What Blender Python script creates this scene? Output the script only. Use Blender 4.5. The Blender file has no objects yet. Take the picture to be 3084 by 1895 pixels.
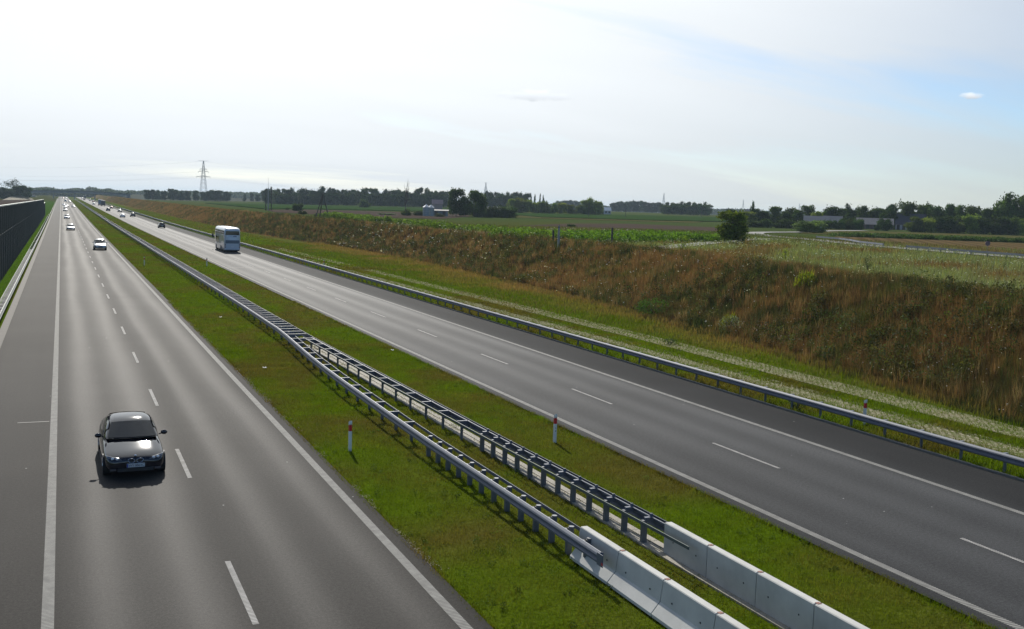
import bpy, math, random
import numpy as np
from mathutils import Vector, Matrix
R = math.radians
random.seed(7); rng = np.random.default_rng(7)
SC = bpy.context.scene
COL = SC.collection
# ---------------------------------------------------------------- camera
CAM_H = 8.675
cam = bpy.data.cameras.new('camera'); camo = bpy.data.objects.new('camera', cam); COL.objects.link(camo)
cam.sensor_width = 36.0; cam.lens = 3133.0 / 3084.0 * 36.0
cam.clip_start = 0.3; cam.clip_end = 30000
yaw, pitch, roll = R(23.4985), R(5.858), R(1.9034)
f = Vector((math.sin(yaw) * math.cos(pitch), math.cos(yaw) * math.cos(pitch), -math.sin(pitch)))
r = Vector((math.cos(yaw), -math.sin(yaw), 0)); u = r.cross(f)
r2 = math.cos(roll) * r + math.sin(roll) * u; u2 = -math.sin(roll) * r + math.cos(roll) * u
camo.matrix_world = Matrix(((r2.x, u2.x, -f.x, 0), (r2.y, u2.y, -f.y, 0), (r2.z, u2.z, -f.z, CAM_H), (0, 0, 0, 1)))
SC.camera = camo
# ---------------------------------------------------------------- light
SUN_AZ, SUN_EL = R(7.0), R(31.0)
w = bpy.data.worlds.new('World'); SC.world = w; w.use_nodes = True
nt = w.node_tree; nt.nodes.clear()
def N(nt, t, **k):
    n = nt.nodes.new(t)
    for a, b in k.items(): setattr(n, a, b)
    return n
wo = N(nt, 'ShaderNodeOutputWorld'); bg = N(nt, 'ShaderNodeBackground'); nt.links.new(bg.outputs[0], wo.inputs[0])
sky = N(nt, 'ShaderNodeTexSky'); sky.sky_type = 'NISHITA'; sky.sun_disc = False
sky.sun_elevation = SUN_EL; sky.sun_rotation = SUN_AZ
sky.altitude = 100; sky.air_density = 1.0; sky.dust_density = 0.6; sky.ozone_density = 3.0
bg.inputs[1].default_value = 0.085
def math_n(nt, op, a, b=None, c=None, clamp=False):
    n = N(nt, 'ShaderNodeMath', operation=op); n.use_clamp = clamp
    for i, v in enumerate((a, b, c)):
        if v is None: continue
        if isinstance(v, (int, float)): n.inputs[i].default_value = v
        else: nt.links.new(v, n.inputs[i])
    return n.outputs[0]
tc = N(nt, 'ShaderNodeTexCoord'); sx = N(nt, 'ShaderNodeSeparateXYZ'); nt.links.new(tc.outputs['Generated'], sx.inputs[0])
# thin cirrus veil: noise on the direction projected to a high layer, streaked along one bearing
den = math_n(nt, 'ADD', math_n(nt, 'MAXIMUM', sx.outputs[2], 0.0), 0.16)
px = math_n(nt, 'DIVIDE', sx.outputs[0], den); py = math_n(nt, 'DIVIDE', sx.outputs[1], den)
cx = N(nt, 'ShaderNodeCombineXYZ'); nt.links.new(px, cx.inputs[0]); nt.links.new(py, cx.inputs[1])
mp = N(nt, 'ShaderNodeMapping'); mp.inputs['Rotation'].default_value = (0, 0, R(-38)); mp.inputs['Scale'].default_value = (0.22, 0.85, 1)
mp.inputs['Location'].default_value = (3.1, 0.4, 0)
nt.links.new(cx.outputs[0], mp.inputs[0])
n1 = N(nt, 'ShaderNodeTexNoise'); n1.inputs['Scale'].default_value = 1.6; n1.inputs['Detail'].default_value = 7; n1.inputs['Roughness'].default_value = 0.52; n1.inputs['Distortion'].default_value = 0.6
nt.links.new(mp.outputs[0], n1.inputs['Vector'])
# veil is denser near the sun side
sd = Vector((math.sin(SUN_AZ) * math.cos(SUN_EL), math.cos(SUN_AZ) * math.cos(SUN_EL), math.sin(SUN_EL)))
dp = N(nt, 'ShaderNodeVectorMath', operation='DOT_PRODUCT'); nt.links.new(tc.outputs['Generated'], dp.inputs[0]); dp.inputs[1].default_value = sd
veil = math_n(nt, 'MULTIPLY', math_n(nt, 'SUBTRACT', dp.outputs['Value'], 0.72), 4.6)
cf = math_n(nt, 'ADD', math_n(nt, 'MULTIPLY', math_n(nt, 'SUBTRACT', n1.outputs[0], 0.5), 3.2), math_n(nt, 'MAXIMUM', veil, 0.0))
cf = math_n(nt, 'ADD', cf, 0.56, clamp=True)
# cloud brightness: forward scattering toward the sun
br = math_n(nt, 'POWER', math_n(nt, 'MAXIMUM', dp.outputs['Value'], 0.0), 6.0)
brv = math_n(nt, 'MULTIPLY_ADD', br, 4.6, 7.2)
mz = N(nt, 'ShaderNodeMapRange', interpolation_type='SMOOTHSTEP'); nt.links.new(sx.outputs[2], mz.inputs[0])
for i_, v_ in ((1, -0.01), (2, 0.14), (3, 0.88), (4, 1.0)): mz.inputs[i_].default_value = v_
brv = math_n(nt, 'MULTIPLY', math_n(nt, 'MULTIPLY', brv, mz.outputs[0]), math_n(nt, 'MULTIPLY_ADD', n1.outputs[0], 0.16, 0.93))
ms = N(nt, 'ShaderNodeMapRange', interpolation_type='SMOOTHSTEP'); nt.links.new(dp.outputs['Value'], ms.inputs[0])
for i_, v_ in ((1, 0.25), (2, 0.90), (3, 0.2), (4, 1.0)): ms.inputs[i_].default_value = v_
brv = math_n(nt, 'MULTIPLY', brv, ms.outputs[0]); 
ms2 = N(nt, 'ShaderNodeMapRange', interpolation_type='SMOOTHSTEP'); nt.links.new(dp.outputs['Value'], ms2.inputs[0])
for i_, v_ in ((1, 0.42), (2, 0.89), (3, 0.1), (4, 1.0)): ms2.inputs[i_].default_value = v_
cf = math_n(nt, 'MULTIPLY', cf, ms2.outputs[0])
cc = N(nt, 'ShaderNodeCombineXYZ')
for i, k in enumerate((0.955, 1.0, 1.035)): nt.links.new(math_n(nt, 'MULTIPLY', brv, k), cc.inputs[i])
mix = N(nt, 'ShaderNodeMixRGB'); nt.links.new(cf, mix.inputs[0]); tint = N(nt, 'ShaderNodeMixRGB', blend_type='MULTIPLY'); tint.inputs[0].default_value = 1; tint.inputs[2].default_value = (.84, .95, 1.10, 1)
nt.links.new(sky.outputs[0], tint.inputs[1]); nt.links.new(tint.outputs[0], mix.inputs[1]); nt.links.new(cc.outputs[0], mix.inputs[2])
# one small cumulus low in the sky and a fainter one beside it
def puff(prev, direc, wdt, hgt, bright):
    d = Vector(direc).normalized(); e = Vector((d.y, -d.x, 0)).normalized(); up = e.cross(d)
    def dot(v):
        q = N(nt, 'ShaderNodeVectorMath', operation='DOT_PRODUCT'); nt.links.new(tc.outputs['Generated'], q.inputs[0]); q.inputs[1].default_value = v; return q.outputs['Value']
    a = math_n(nt, 'DIVIDE', dot(e), wdt); b = math_n(nt, 'DIVIDE', dot(up), hgt)
    rr = math_n(nt, 'ADD', math_n(nt, 'MULTIPLY', a, a), math_n(nt, 'MULTIPLY', b, b))
    nn = N(nt, 'ShaderNodeTexNoise'); nn.inputs['Scale'].default_value = 1.0; nn.inputs['Detail'].default_value = 5; nn.inputs['Roughness'].default_value = .6
    m2 = N(nt, 'ShaderNodeMapping'); m2.inputs['Scale'].default_value = (70, 70, 170); nt.links.new(tc.outputs['Generated'], m2.inputs[0]); nt.links.new(m2.outputs[0], nn.inputs['Vector'])
    fa = math_n(nt, 'SUBTRACT', math_n(nt, 'ADD', 1.0, math_n(nt, 'MULTIPLY', math_n(nt, 'SUBTRACT', nn.outputs[0], 0.5), 3.2)), rr)
    fa = math_n(nt, 'MULTIPLY', math_n(nt, 'MULTIPLY', fa, 0.9, clamp=True), math_n(nt, 'LESS_THAN', rr, 2.2))
    fa = math_n(nt, 'MULTIPLY', fa, math_n(nt, 'GREATER_THAN', dot(d), 0.9))
    tone = math_n(nt, 'MULTIPLY_ADD', b, 2.6, bright)
    c = N(nt, 'ShaderNodeCombineXYZ')
    for i, k in enumerate((0.95, 1.0, 1.06)): nt.links.new(math_n(nt, 'MULTIPLY', tone, k), c.inputs[i])
    m = N(nt, 'ShaderNodeMixRGB'); nt.links.new(fa, m.inputs[0]); nt.links.new(prev, m.inputs[1]); nt.links.new(c.outputs[0], m.inputs[2])
    return m.outputs[0]
o = puff(mix.outputs[0], (0.4115, 0.9053, 0.1053), 0.036, 0.0056, 8.9)
o = puff(o, (0.7224, 0.6827, 0.1095), 0.010, 0.003, 8.6)
nt.links.new(o, bg.inputs[0])
sl = bpy.data.lights.new('sun', 'SUN'); sl.energy = 4.6; sl.angle = R(0.53); sl.color = (1.0, 0.95, 0.87)
so = bpy.data.objects.new('sun', sl); COL.objects.link(so)
so.rotation_euler = (-sd).to_track_quat('-Z', 'Y').to_euler(); so.location = (0, 0, 60)
SC.view_settings.view_transform = 'Standard'; SC.view_settings.look = 'None'; SC.view_settings.gamma = 1
SC.view_settings.exposure = 0.35
SC.cycles.max_bounces = 6; SC.cycles.diffuse_bounces = 3; SC.cycles.glossy_bounces = 3; SC.cycles.transmission_bounces = 3
SC.cycles.volume_bounces = 0; SC.cycles.transparent_max_bounces = 6
SC.cycles.sample_clamp_indirect = 6; SC.cycles.use_denoising = True

# ---------------------------------------------------------------- ground form
def sst(a, b, t):
    t = np.clip((t - a) / (b - a), 0, 1); return t * t * (3 - 2 * t)
def foot(y): return np.interp(y, [10, 32, 47, 60, 80, 107, 153, 200, 268, 400, 650, 1200], [37.6, 38.5, 40.8, 42.7, 45.4, 47.2, 49.2, 48.4, 44.5, 42.2, 40.8, 40.2])
def crest(y): return np.interp(y, [10, 42, 61, 81, 100, 135, 200, 300, 460, 650, 1200], [47.5, 50, 53, 57, 58.5, 59, 56.5, 53, 50.5, 49, 48.5])
def zr(y):
    y = np.asarray(y, float)
    return 0.0026 * np.where(y < 250, 0, np.where(y < 350, (y - 250) ** 2 / 200, np.where(y < 1500, y - 300, 1200)))
def gz(x, y):
    x = np.asarray(x, float); y = np.asarray(y, float); rr = np.hypot(x, y)
    fo, c = foot(y), crest(y); t = np.clip((x - fo) / (c - fo), 0, 1)
    zf = 4.2 + 3.8 * sst(200, 1150, rr) * sst(60, 350, x)
    right = 0.15 * sst(31, 36, x) + (zf - .15) * (0.35 * t + .65 * t * t * (3 - 2 * t))
    left = 1.2 * sst(6, 16, -x) * sst(400, 470, y) + 7.4 * sst(900, 2400, rr) * sst(30, 200, -x)
    z = np.where(x > 29.9, right, np.where(x < -5, left, 0.0)) - 0.02
    ww = (1 - sst(45, 75, x)) * (1 - sst(20, 60, -x))
    return z + zr(y) * ww
def hsh(ix, iy, s):
    a = np.sin(ix * 127.1 + iy * 311.7 + s * 74.7) * 43758.5453; return a - np.floor(a)
def vn(x, y, sc, s=0):
    x = np.asarray(x) / sc; y = np.asarray(y) / sc; ix, iy = np.floor(x), np.floor(y); fx, fy = x - ix, y - iy
    fx = fx * fx * (3 - 2 * fx); fy = fy * fy * (3 - 2 * fy)
    return (hsh(ix, iy, s) * (1 - fx) + hsh(ix + 1, iy, s) * fx) * (1 - fy) + (hsh(ix, iy + 1, s) * (1 - fx) + hsh(ix + 1, iy + 1, s) * fx) * fy
def fbm(x, y, sc, s=0): return 0.5 * vn(x, y, sc, s) + 0.3 * vn(x, y, sc * .43, s + 1) + 0.2 * vn(x, y, sc * .19, s + 2)

# ---------------------------------------------------------------- helpers
def props(o, label=None, cat=None, group=None, kind=None):
    if label: o['label'] = label
    if cat: o['category'] = cat
    if group: o['group'] = group
    if kind: o['kind'] = kind
    return o
def thing(name, label, cat, loc=(0, 0, 0), rz=0.0, group=None):
    o = bpy.data.objects.new(name, None); COL.objects.link(o); o.location = loc; o.rotation_euler = (0, 0, rz)
    o.empty_display_size = 0.2
    return props(o, label, cat, group)
class MB:
    def __init__(s): s.v = []; s.f = []; s.smooth = False
    def quad(s, *p):
        b = len(s.v); s.v += [tuple(q) for q in p]; s.f.append(tuple(range(b, b + len(p))))
    def box(s, x0, x1, y0, y1, z0, z1):
        b = len(s.v)
        s.v += [(x, y, z) for z in (z0, z1) for x, y in ((x0, y0), (x1, y0), (x1, y1), (x0, y1))]
        s.f += [tuple(b + i for i in q) for q in ((3, 2, 1, 0), (4, 5, 6, 7), (0, 1, 5, 4), (1, 2, 6, 5), (2, 3, 7, 6), (3, 0, 4, 7))]
    def hexa(s, P):   # 8 points, bottom four then top four
        b = len(s.v); s.v += [tuple(q) for q in P]
        s.f += [tuple(b + i for i in q) for q in ((3, 2, 1, 0), (4, 5, 6, 7), (0, 1, 5, 4), (1, 2, 6, 5), (2, 3, 7, 6), (3, 0, 4, 7))]
    def tube(s, pts, rad, n=6, cap=True):
        rings = []
        for i, p in enumerate(pts):
            p = Vector(p); a = Vector(pts[max(i - 1, 0)]); c = Vector(pts[min(i + 1, len(pts) - 1)]); d = (c - a).normalized()
            e = d.cross(Vector((0, 0, 1)))
            if e.length < 1e-3: e = Vector((1, 0, 0))
            e.normalize(); g = e.cross(d); rd = rad[i] if isinstance(rad, (list, tuple)) else rad
            b = len(s.v); rings.append(b)
            for k in range(n):
                t = 2 * math.pi * k / n; s.v.append(tuple(p + (e * math.cos(t) + g * math.sin(t)) * rd))
        for a, b in zip(rings, rings[1:]):
            for k in range(n): s.f.append((a + k, a + (k + 1) % n, b + (k + 1) % n, b + k))
        if cap: s.f.append(tuple(rings[0] + k for k in range(n))[::-1]); s.f.append(tuple(rings[-1] + k for k in range(n)))
    def rings(s, R_, close=True, cap=False):   # list of rings of equal length
        n = len(R_[0]); bs = []
        for ring in R_: bs.append(len(s.v)); s.v += [tuple(q) for q in ring]
        for a, b in zip(bs, bs[1:]):
            for k in range(n if close else n - 1): s.f.append((a + k, a + (k + 1) % n, b + (k + 1) % n, b + k))
        if cap: s.f.append(tuple(bs[0] + k for k in range(n))[::-1]); s.f.append(tuple(bs[-1] + k for k in range(n)))
    def ell(s, c, rx, ry, rz_, n=10, m=6):
        R_ = []
        for j in range(m + 1):
            ph = -math.pi / 2 + math.pi * j / m; cr = max(math.cos(ph), .02)
            R_.append([(c[0] + rx * cr * math.cos(2 * math.pi * k / n), c[1] + ry * cr * math.sin(2 * math.pi * k / n), c[2] + rz_ * math.sin(ph)) for k in range(n)])
        s.rings(R_, cap=True)
    def mesh(s, name, mat, smooth=None):
        me = bpy.data.meshes.new(name); me.from_pydata(s.v, [], s.f); me.update()
        if mat: me.materials.append(mat)
        if smooth or s.smooth: me.shade_smooth()
        return me
    def build(s, name, mat, parent=None, smooth=None, sub=0, **k):
        me = s.mesh(name, mat, smooth); o = bpy.data.objects.new(name, me); COL.objects.link(o)
        if parent: o.parent = parent
        if sub: m = o.modifiers.new('s', 'SUBSURF'); m.levels = sub; m.render_levels = sub
        return props(o, **k)
def npmesh(name, V, F, mat, parent=None, col=None, smooth=False, **k):
    """V (n,3), F (m,3|4) numpy arrays, col (n,3) optional"""
    me = bpy.data.meshes.new(name); me.vertices.add(len(V)); me.vertices.foreach_set('co', np.ascontiguousarray(V, np.float32).ravel())
    m, c = F.shape; me.loops.add(m * c); me.loops.foreach_set('vertex_index', np.ascontiguousarray(F, np.int32).ravel())
    me.polygons.add(m); me.polygons.foreach_set('loop_start', np.arange(0, m * c, c, dtype=np.int32))
    if smooth: me.polygons.foreach_set('use_smooth', np.ones(m, bool))
    me.update(calc_edges=True)
    if col is not None:
        a = me.color_attributes.new('col', 'FLOAT_COLOR', 'POINT'); a.data.foreach_set('color', np.column_stack([col, np.ones(len(col))]).astype(np.float32).ravel())
    me.materials.append(mat); o = bpy.data.objects.new(name, me); COL.objects.link(o)
    if parent: o.parent = parent
    return props(o, **k)
def dup_tree(o, parent=None):
    c = o.copy(); COL.objects.link(c)
    if parent is not None: c.parent = parent
    for ch in list(o.children): dup_tree(ch, c)
    return c

# ---------------------------------------------------------------- materials
def new_mat(name):
    m = bpy.data.materials.new(name); m.use_nodes = True; t = m.node_tree; t.nodes.clear()
    o = N(t, 'ShaderNodeOutputMaterial'); b = N(t, 'ShaderNodeBsdfPrincipled'); t.links.new(b.outputs[0], o.inputs[0]); return m, t, b, o
def noise(t, vec, scale, detail=3, rough=.55, stretch=None):
    if stretch:
        mp = N(t, 'ShaderNodeMapping'); mp.inputs['Scale'].default_value = stretch; t.links.new(vec, mp.inputs[0]); vec = mp.outputs[0]
    n = N(t, 'ShaderNodeTexNoise'); n.inputs['Scale'].default_value = scale; n.inputs['Detail'].default_value = detail; n.inputs['Roughness'].default_value = rough
    t.links.new(vec, n.inputs['Vector']); return n.outputs[0]
def scalecol(t, col, fac):
    m = N(t, 'ShaderNodeVectorMath', operation='SCALE')
    if hasattr(col, 'links') or hasattr(col, 'is_linked'): t.links.new(col, m.inputs[0])
    else: m.inputs[0].default_value = col
    t.links.new(fac, m.inputs['Scale']); return m.outputs[0]
def mixc(t, fac, a, b):
    m = N(t, 'ShaderNodeMixRGB')
    for i, v in enumerate((fac, a, b)):
        if isinstance(v, tuple): m.inputs[i].default_value = (*v, 1) if len(v) == 3 else v
        elif isinstance(v, (int, float)): m.inputs[i].default_value = v
        else: t.links.new(v, m.inputs[i])
    return m.outputs[0]
def bump(t, b, h, strength, dist=0.02):
    n = N(t, 'ShaderNodeBump'); n.inputs['Strength'].default_value = strength; n.inputs['Distance'].default_value = dist
    t.links.new(h, n.inputs['Height']); t.links.new(n.outputs[0], b.inputs['Normal'])
def simple(name, c, rough=.6, metal=0.0, var=.25, sc=2.0, coat=0.0, bmp=0, bsc=20, spec=0.5):
    m, t, b, o = new_mat(name); g = N(t, 'ShaderNodeNewGeometry').outputs['Position']
    n = noise(t, g, sc, 4, .6); fa = math_n(t, 'MULTIPLY_ADD', n, 2 * var, 1 - var)
    t.links.new(scalecol(t, c, fa), b.inputs['Base Color'])
    b.inputs['Roughness'].default_value = rough; b.inputs['Metallic'].default_value = metal; b.inputs['Coat Weight'].default_value = coat
    b.inputs['Coat Roughness'].default_value = 0.06; b.inputs['Specular IOR Level'].default_value = spec
    if bmp: bump(t, b, noise(t, g, bsc, 3), bmp, .01)
    return m
def leafmat(name, tint=(1, 1, 1), transl=0.35, rough=.6, objcol=False, warm=(1.25, 1.2, .7)):
    m, t, b, o = new_mat(name); a = N(t, 'ShaderNodeAttribute', attribute_name='col'); c = a.outputs['Color']
    mu = N(t, 'ShaderNodeMixRGB', blend_type='MULTIPLY'); mu.inputs[0].default_value = 1; t.links.new(c, mu.inputs[1])
    if objcol: t.links.new(N(t, 'ShaderNodeObjectInfo').outputs['Color'], mu.inputs[2])
    else: mu.inputs[2].default_value = (*tint, 1)
    t.links.new(mu.outputs[0], b.inputs['Base Color']); b.inputs['Roughness'].default_value = max(rough, .75); b.inputs['Specular IOR Level'].default_value = .06
    tr = N(t, 'ShaderNodeBsdfTranslucent'); mx = N(t, 'ShaderNodeMixShader'); mx.inputs[0].default_value = transl
    t2 = N(t, 'ShaderNodeMixRGB', blend_type='MULTIPLY'); t2.inputs[0].default_value = 1; t.links.new(mu.outputs[0], t2.inputs[1]); t2.inputs[2].default_value = (*warm, 1)
    t.links.new(t2.outputs[0], tr.inputs[0]); t.links.new(b.outputs[0], mx.inputs[1]); t.links.new(tr.outputs[0], mx.inputs[2]); t.links.new(mx.outputs[0], o.inputs[0])
    return m
M_leaf = leafmat('foliage', objcol=True, transl=.25); M_grass = leafmat('grass_blades', transl=.45); M_herb = leafmat('herbs', transl=.3); M_dry = leafmat('dry_grass_blades', transl=.35, warm=(1.1, 1.05, .9))
M_steel = simple('galvanised_steel', (.105, .12, .15), .6, .12, .25, 3); M_steel_d = simple('post_steel', (.12, .13, .14), .6, .2, .35, 4)
M_steel_g = simple('edge_rail_steel', (.075, .095, .09), .6, .1, .25, 2)
M_conc = simple('barrier_concrete', (.47, .465, .43), .88, 0, .34, 1.3, bmp=.3, bsc=60); M_slab = simple('drain_concrete', (.30, .275, .225), .9, 0, .3, 3, bmp=.3, bsc=40)
M_black = simple('black_rubber', (.012, .012, .013), .7, 0, .2); M_dark = simple('dark_plastic', (.02, .02, .022), .5, 0, .2)
M_white = simple('white_plastic', (.75, .74, .70), .5, 0, .12, 6); M_red = simple('red_reflector', (.55, .02, .025), .4, 0, .15)
M_glass = simple('car_glass', (.012, .016, .018), .04, 0, .1, spec=.5); M_chrome = simple('chrome', (.65, .65, .66), .15, 1, .05)
M_lamp = simple('lamp_glass', (.75, .77, .78), .12, .4, .1, coat=1); M_tail = simple('tail_lamp', (.35, .01, .012), .2, 0, .1, coat=1)
M_wood = simple('weathered_wood', (.075, .06, .05), .85, 0, .3, 5); M_bark = simple('bark', (.09, .075, .06), .9, 0, .3, 2)
M_cpole = simple('concrete_pole', (.33, .32, .30), .85, 0, .2, 2)
def paint(name, c, metal=.3, rough=.3): return simple(name, c, rough, metal, .05, 1, coat=1.0, spec=.3)
# ================================================================= GROUND
def ground_material():
    m, t, b, o = new_mat('ground_cover'); g = N(t, 'ShaderNodeNewGeometry').outputs['Position']
    c = N(t, 'ShaderNodeAttribute', attribute_name='col').outputs['Color']
    n1 = noise(t, g, .9, 6, .65); n2 = noise(t, g, 9, 4, .6)
    fa = math_n(t, 'ADD', math_n(t, 'MULTIPLY', n1, 1.1), math_n(t, 'MULTIPLY_ADD', n2, .9, .0))
    c1 = scalecol(t, c, fa)
    n3 = noise(t, g, .25, 5, .6)
    t.links.new(c1, b.inputs['Base Color'])
    b.inputs['Roughness'].default_value = .95; b.inputs['Specular IOR Level'].default_value = 0.0
    bump(t, b, n2, .8, .08); return m
M_ground = ground_material()
LAWN = np.array([.060, .096, .004]); LAWN2 = np.array([.074, .068, .014]); DRY = np.array([.165, .110, .042]); HERB = np.array([.040, .052, .018]); MEAD = np.array([.11, .13, .052]); OLIVE = np.array([.065, .07, .018]); FIELD = np.array([.05, .07, .02])
def mixv(a, b, t): t = np.asarray(t)[..., None]; return a * (1 - t) + b * t
def bank_col(x, y):
    n = .55 * fbm(x, y, 9, 3) + .45 * fbm(x, y, 3.2, 33); m = fbm(x * 1.3, y, 3.5, 8); t = np.clip((x - foot(y)) / (crest(y) - foot(y)), -1, 2)
    c = mixv(DRY, HERB, np.clip((n - .46) * 5 + .3 * (y < 75), 0, 1) * .85)
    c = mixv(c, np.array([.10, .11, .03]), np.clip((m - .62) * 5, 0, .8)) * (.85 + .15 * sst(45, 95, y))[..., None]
    return c
def ground_col(x, y):
    x = np.asarray(x, float); y = np.asarray(y, float); rr = np.hypot(x, y)
    n = fbm(x, y, 6, 1)
    lawn = mixv(LAWN, LAWN2, np.clip((.6 * n + .4 * fbm(x, y, 1.7, 70) - .42) * 4.5, 0, 1))
    fo, c = foot(y), crest(y)
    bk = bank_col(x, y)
    pl = mixv(MEAD, np.array([.10, .070, .028]), np.clip((fbm((x * .6 + y * .8) * .35, y * .6 - x * .8 , 7, 5) - .46) * 6, 0, 1))
    far = mixv(FIELD, OLIVE, np.clip((fbm(x, y, 120, 9) - .4) * 3, 0, 1))
    pl = mixv(pl, far, sst(150, 260, rr))
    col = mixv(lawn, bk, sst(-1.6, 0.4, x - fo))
    col = mixv(col, pl, sst(1.0, 5.0, x - c))
    left = mixv(np.array([.04, .085, .010]), np.array([.085, .055, .035]), sst(9, 14, -x) * (1 - sst(820, 1000, y)))
    left = mixv(left, OLIVE * .8, sst(820, 1000, y))
    return np.where((x < -4.2)[..., None], left, col)
ys = np.concatenate([np.arange(-60, 0, 20), np.arange(0, 120, 2.5), np.arange(120, 240, 5), np.arange(240, 600, 15), np.arange(600, 1600, 40), [1700, 1900, 2200, 2600, 3200, 4000, 5500, 8500]])
V = []
for y in ys:
    fo, c = float(foot(y)), float(crest(y))
    xs = [-6000, -3500, -2200, -1500, -1000, -700, -500, -350, -250, -180, -130, -95, -70, -55, -42, -32, -25, -20, -16, -13, -10.5, -8.5, -7, -6, -5.4, -4.5, -3.9, -3.5, 0, 8.0, 8.4, 9.3, 10.5, 11.7, 13, 14.3, 15.6, 17, 18.0, 18.4, 24, 29.8, 30.2, 31, 32, 33, 34.5, 36, fo - .6, fo]
    xs += [fo + (c - fo) * k / 8 for k in range(1, 9)]
    xs += [c + d for d in (1.5, 3, 5, 8, 12, 17, 23, 30, 38, 47, 57, 68, 80, 95, 112, 130, 150, 175, 205, 240, 280, 330, 400, 480, 580, 700, 900, 1200, 1700, 2500, 4000, 6500)]
    V.append(np.column_stack([xs, np.full(len(xs), y)]))
V = np.array(V); ny, nx = V.shape[:2]; X = V[..., 0].ravel(); Y = V[..., 1].ravel()
Z = gz(X, Y)
onb = (X > foot(Y) + .3) & (X < crest(Y) + 3) & (Y < 700)
Z = Z + np.where(onb, (fbm(X, Y, 5, 4) - .5) * .35, 0)
Z = Z - np.where((X > -3.55) & (X < 8.05) | (X > 18.39) & (X < 29.9), .06, 0)
idx = np.arange(ny * nx).reshape(ny, nx)
F = np.stack([idx[:-1, :-1], idx[:-1, 1:], idx[1:, 1:], idx[1:, :-1]], -1).reshape(-1, 4)
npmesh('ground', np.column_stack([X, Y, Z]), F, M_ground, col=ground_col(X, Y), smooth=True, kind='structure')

# ----------------------------------------------------------------- roads
def asphalt(name, x0, x1, stops, base, streak=1.0):
    m, t, b, o = new_mat(name); g = N(t, 'ShaderNodeNewGeometry').outputs['Position']; s = N(t, 'ShaderNodeSeparateXYZ'); t.links.new(g, s.inputs[0])
    wob = math_n(t, 'MULTIPLY', math_n(t, 'SUBTRACT', noise(t, g, 1, 2, .5, (.3, .03, 1)), .5), .9)
    mr = N(t, 'ShaderNodeMapRange'); t.links.new(math_n(t, 'ADD', s.outputs[0], wob), mr.inputs[0]); mr.inputs[1].default_value = x0; mr.inputs[2].default_value = x1
    cr = N(t, 'ShaderNodeValToRGB'); cr.color_ramp.interpolation = 'B_SPLINE'; e = cr.color_ramp.elements
    e[0].position = 0; e[0].color = (stops[0][1],) * 3 + (1,); e[1].position = 1; e[1].color = (stops[-1][1],) * 3 + (1,)
    for p_, v_ in stops[1:-1]:
        q = e.new((p_ - x0) / (x1 - x0)); q.color = (v_,) * 3 + (1,)
    t.links.new(mr.outputs[0], cr.inputs[0]); tr = N(t, 'ShaderNodeSeparateColor'); t.links.new(cr.outputs[0], tr.inputs[0]); trk = tr.outputs[0]
    st = noise(t, g, 1, 4, .6, (1.6, .035, 1)); pat = noise(t, g, .13, 4, .6)
    sp = noise(t, g, 30, 3, .8); sp2 = noise(t, g, 11, 4, .8)
    fa = math_n(t, 'MULTIPLY_ADD', trk, .95, .48)
    fa = math_n(t, 'MULTIPLY', fa, math_n(t, 'MULTIPLY_ADD', st, .30 * streak, 1 - .15 * streak))
    fa = math_n(t, 'MULTIPLY', fa, math_n(t, 'MULTIPLY_ADD', pat, .7, .65))
    fa = math_n(t, 'MULTIPLY', fa, math_n(t, 'MULTIPLY_ADD', sp, 2.2, -.1)); fa = math_n(t, 'MULTIPLY', fa, math_n(t, 'MULTIPLY_ADD', sp2, 1.7, .15))
    # sparse pale stones / litter specks
    vo = N(t, 'ShaderNodeTexVoronoi'); vo.inputs['Scale'].default_value = .8; t.links.new(g, vo.inputs['Vector'])
    spk = math_n(t, 'LESS_THAN', vo.outputs['Distance'], .022)
    c = mixc(t, spk, scalecol(t, base, fa), (.32, .32, .30))
    # thermal cracks/joints across
    t.links.new(c, b.inputs['Base Color'])
    t.links.new(math_n(t, 'MULTIPLY_ADD', trk, -.16, .84), b.inputs['Roughness']); t.links.new(math_n(t, 'MULTIPLY_ADD', trk, .07, .02), b.inputs['Specular IOR Level'])
    bump(t, b, sp, .5, .012)
    return m
M_aspL = asphalt('asphalt_old', -3.9, 8.2, [(-3.9, .38), (-2.6, .40), (-1.2, .36), (-.35, .35), (.3, .45), (.85, .95), (1.5, .40), (2.2, .62), (2.75, .9), (3.5, .35), (4.3, .4), (4.75, .85), (5.5, .35), (6.3, .5), (6.8, .8), (7.5, .3), (8.2, .2)], (.039, .0365, .033))
M_aspR = asphalt('asphalt_right', 18.3, 29.9, [(18.3, .2), (18.8, .35), (19.6, .75), (20.3, .45), (21.3, .6), (21.9, .85), (22.8, .45), (23.6, .9), (24.3, .5), (25.1, .6), (25.8, .95), (26.4, .5), (27, .15), (28.5, .1), (29.9, .15)], (.041, .042, .0425))
def strip(name, xa, xb, y0, y1, z, mat, step=12, nx_=1, **k):
    yy = np.arange(y0, y1 + .01, step) if y1 - y0 > step else np.array([y0, y1]); yy[-1] = y1
    m = MB()
    for i, y in enumerate(yy):
        for j in range(nx_ + 1):
            x = xa + (xb - xa) * j / nx_; m.v.append((x, y, z + float(zr(y))))
    for i in range(len(yy) - 1):
        for j in range(nx_):
            a = i * (nx_ + 1) + j; m.f.append((a, a + 1, a + nx_ + 2, a + nx_ + 1))
    return m.build(name, mat, **k)
strip('road', -3.17, 8.12, -40, 2600, 0.0, M_aspL, nx_=2, kind='structure')
strip('road', 18.38, 29.84, -40, 2600, 0.0, M_aspR, nx_=2, kind='structure')
strip('gutter', -3.62, -3.175, 10, 1200, .012, simple('gutter_concrete', (.10, .093, .08), .9, 0, .3, 2), kind='structure')
strip('road', 8.3, 18.38, 1178, 1190, .004, M_slab, step=6, kind='structure')
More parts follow.
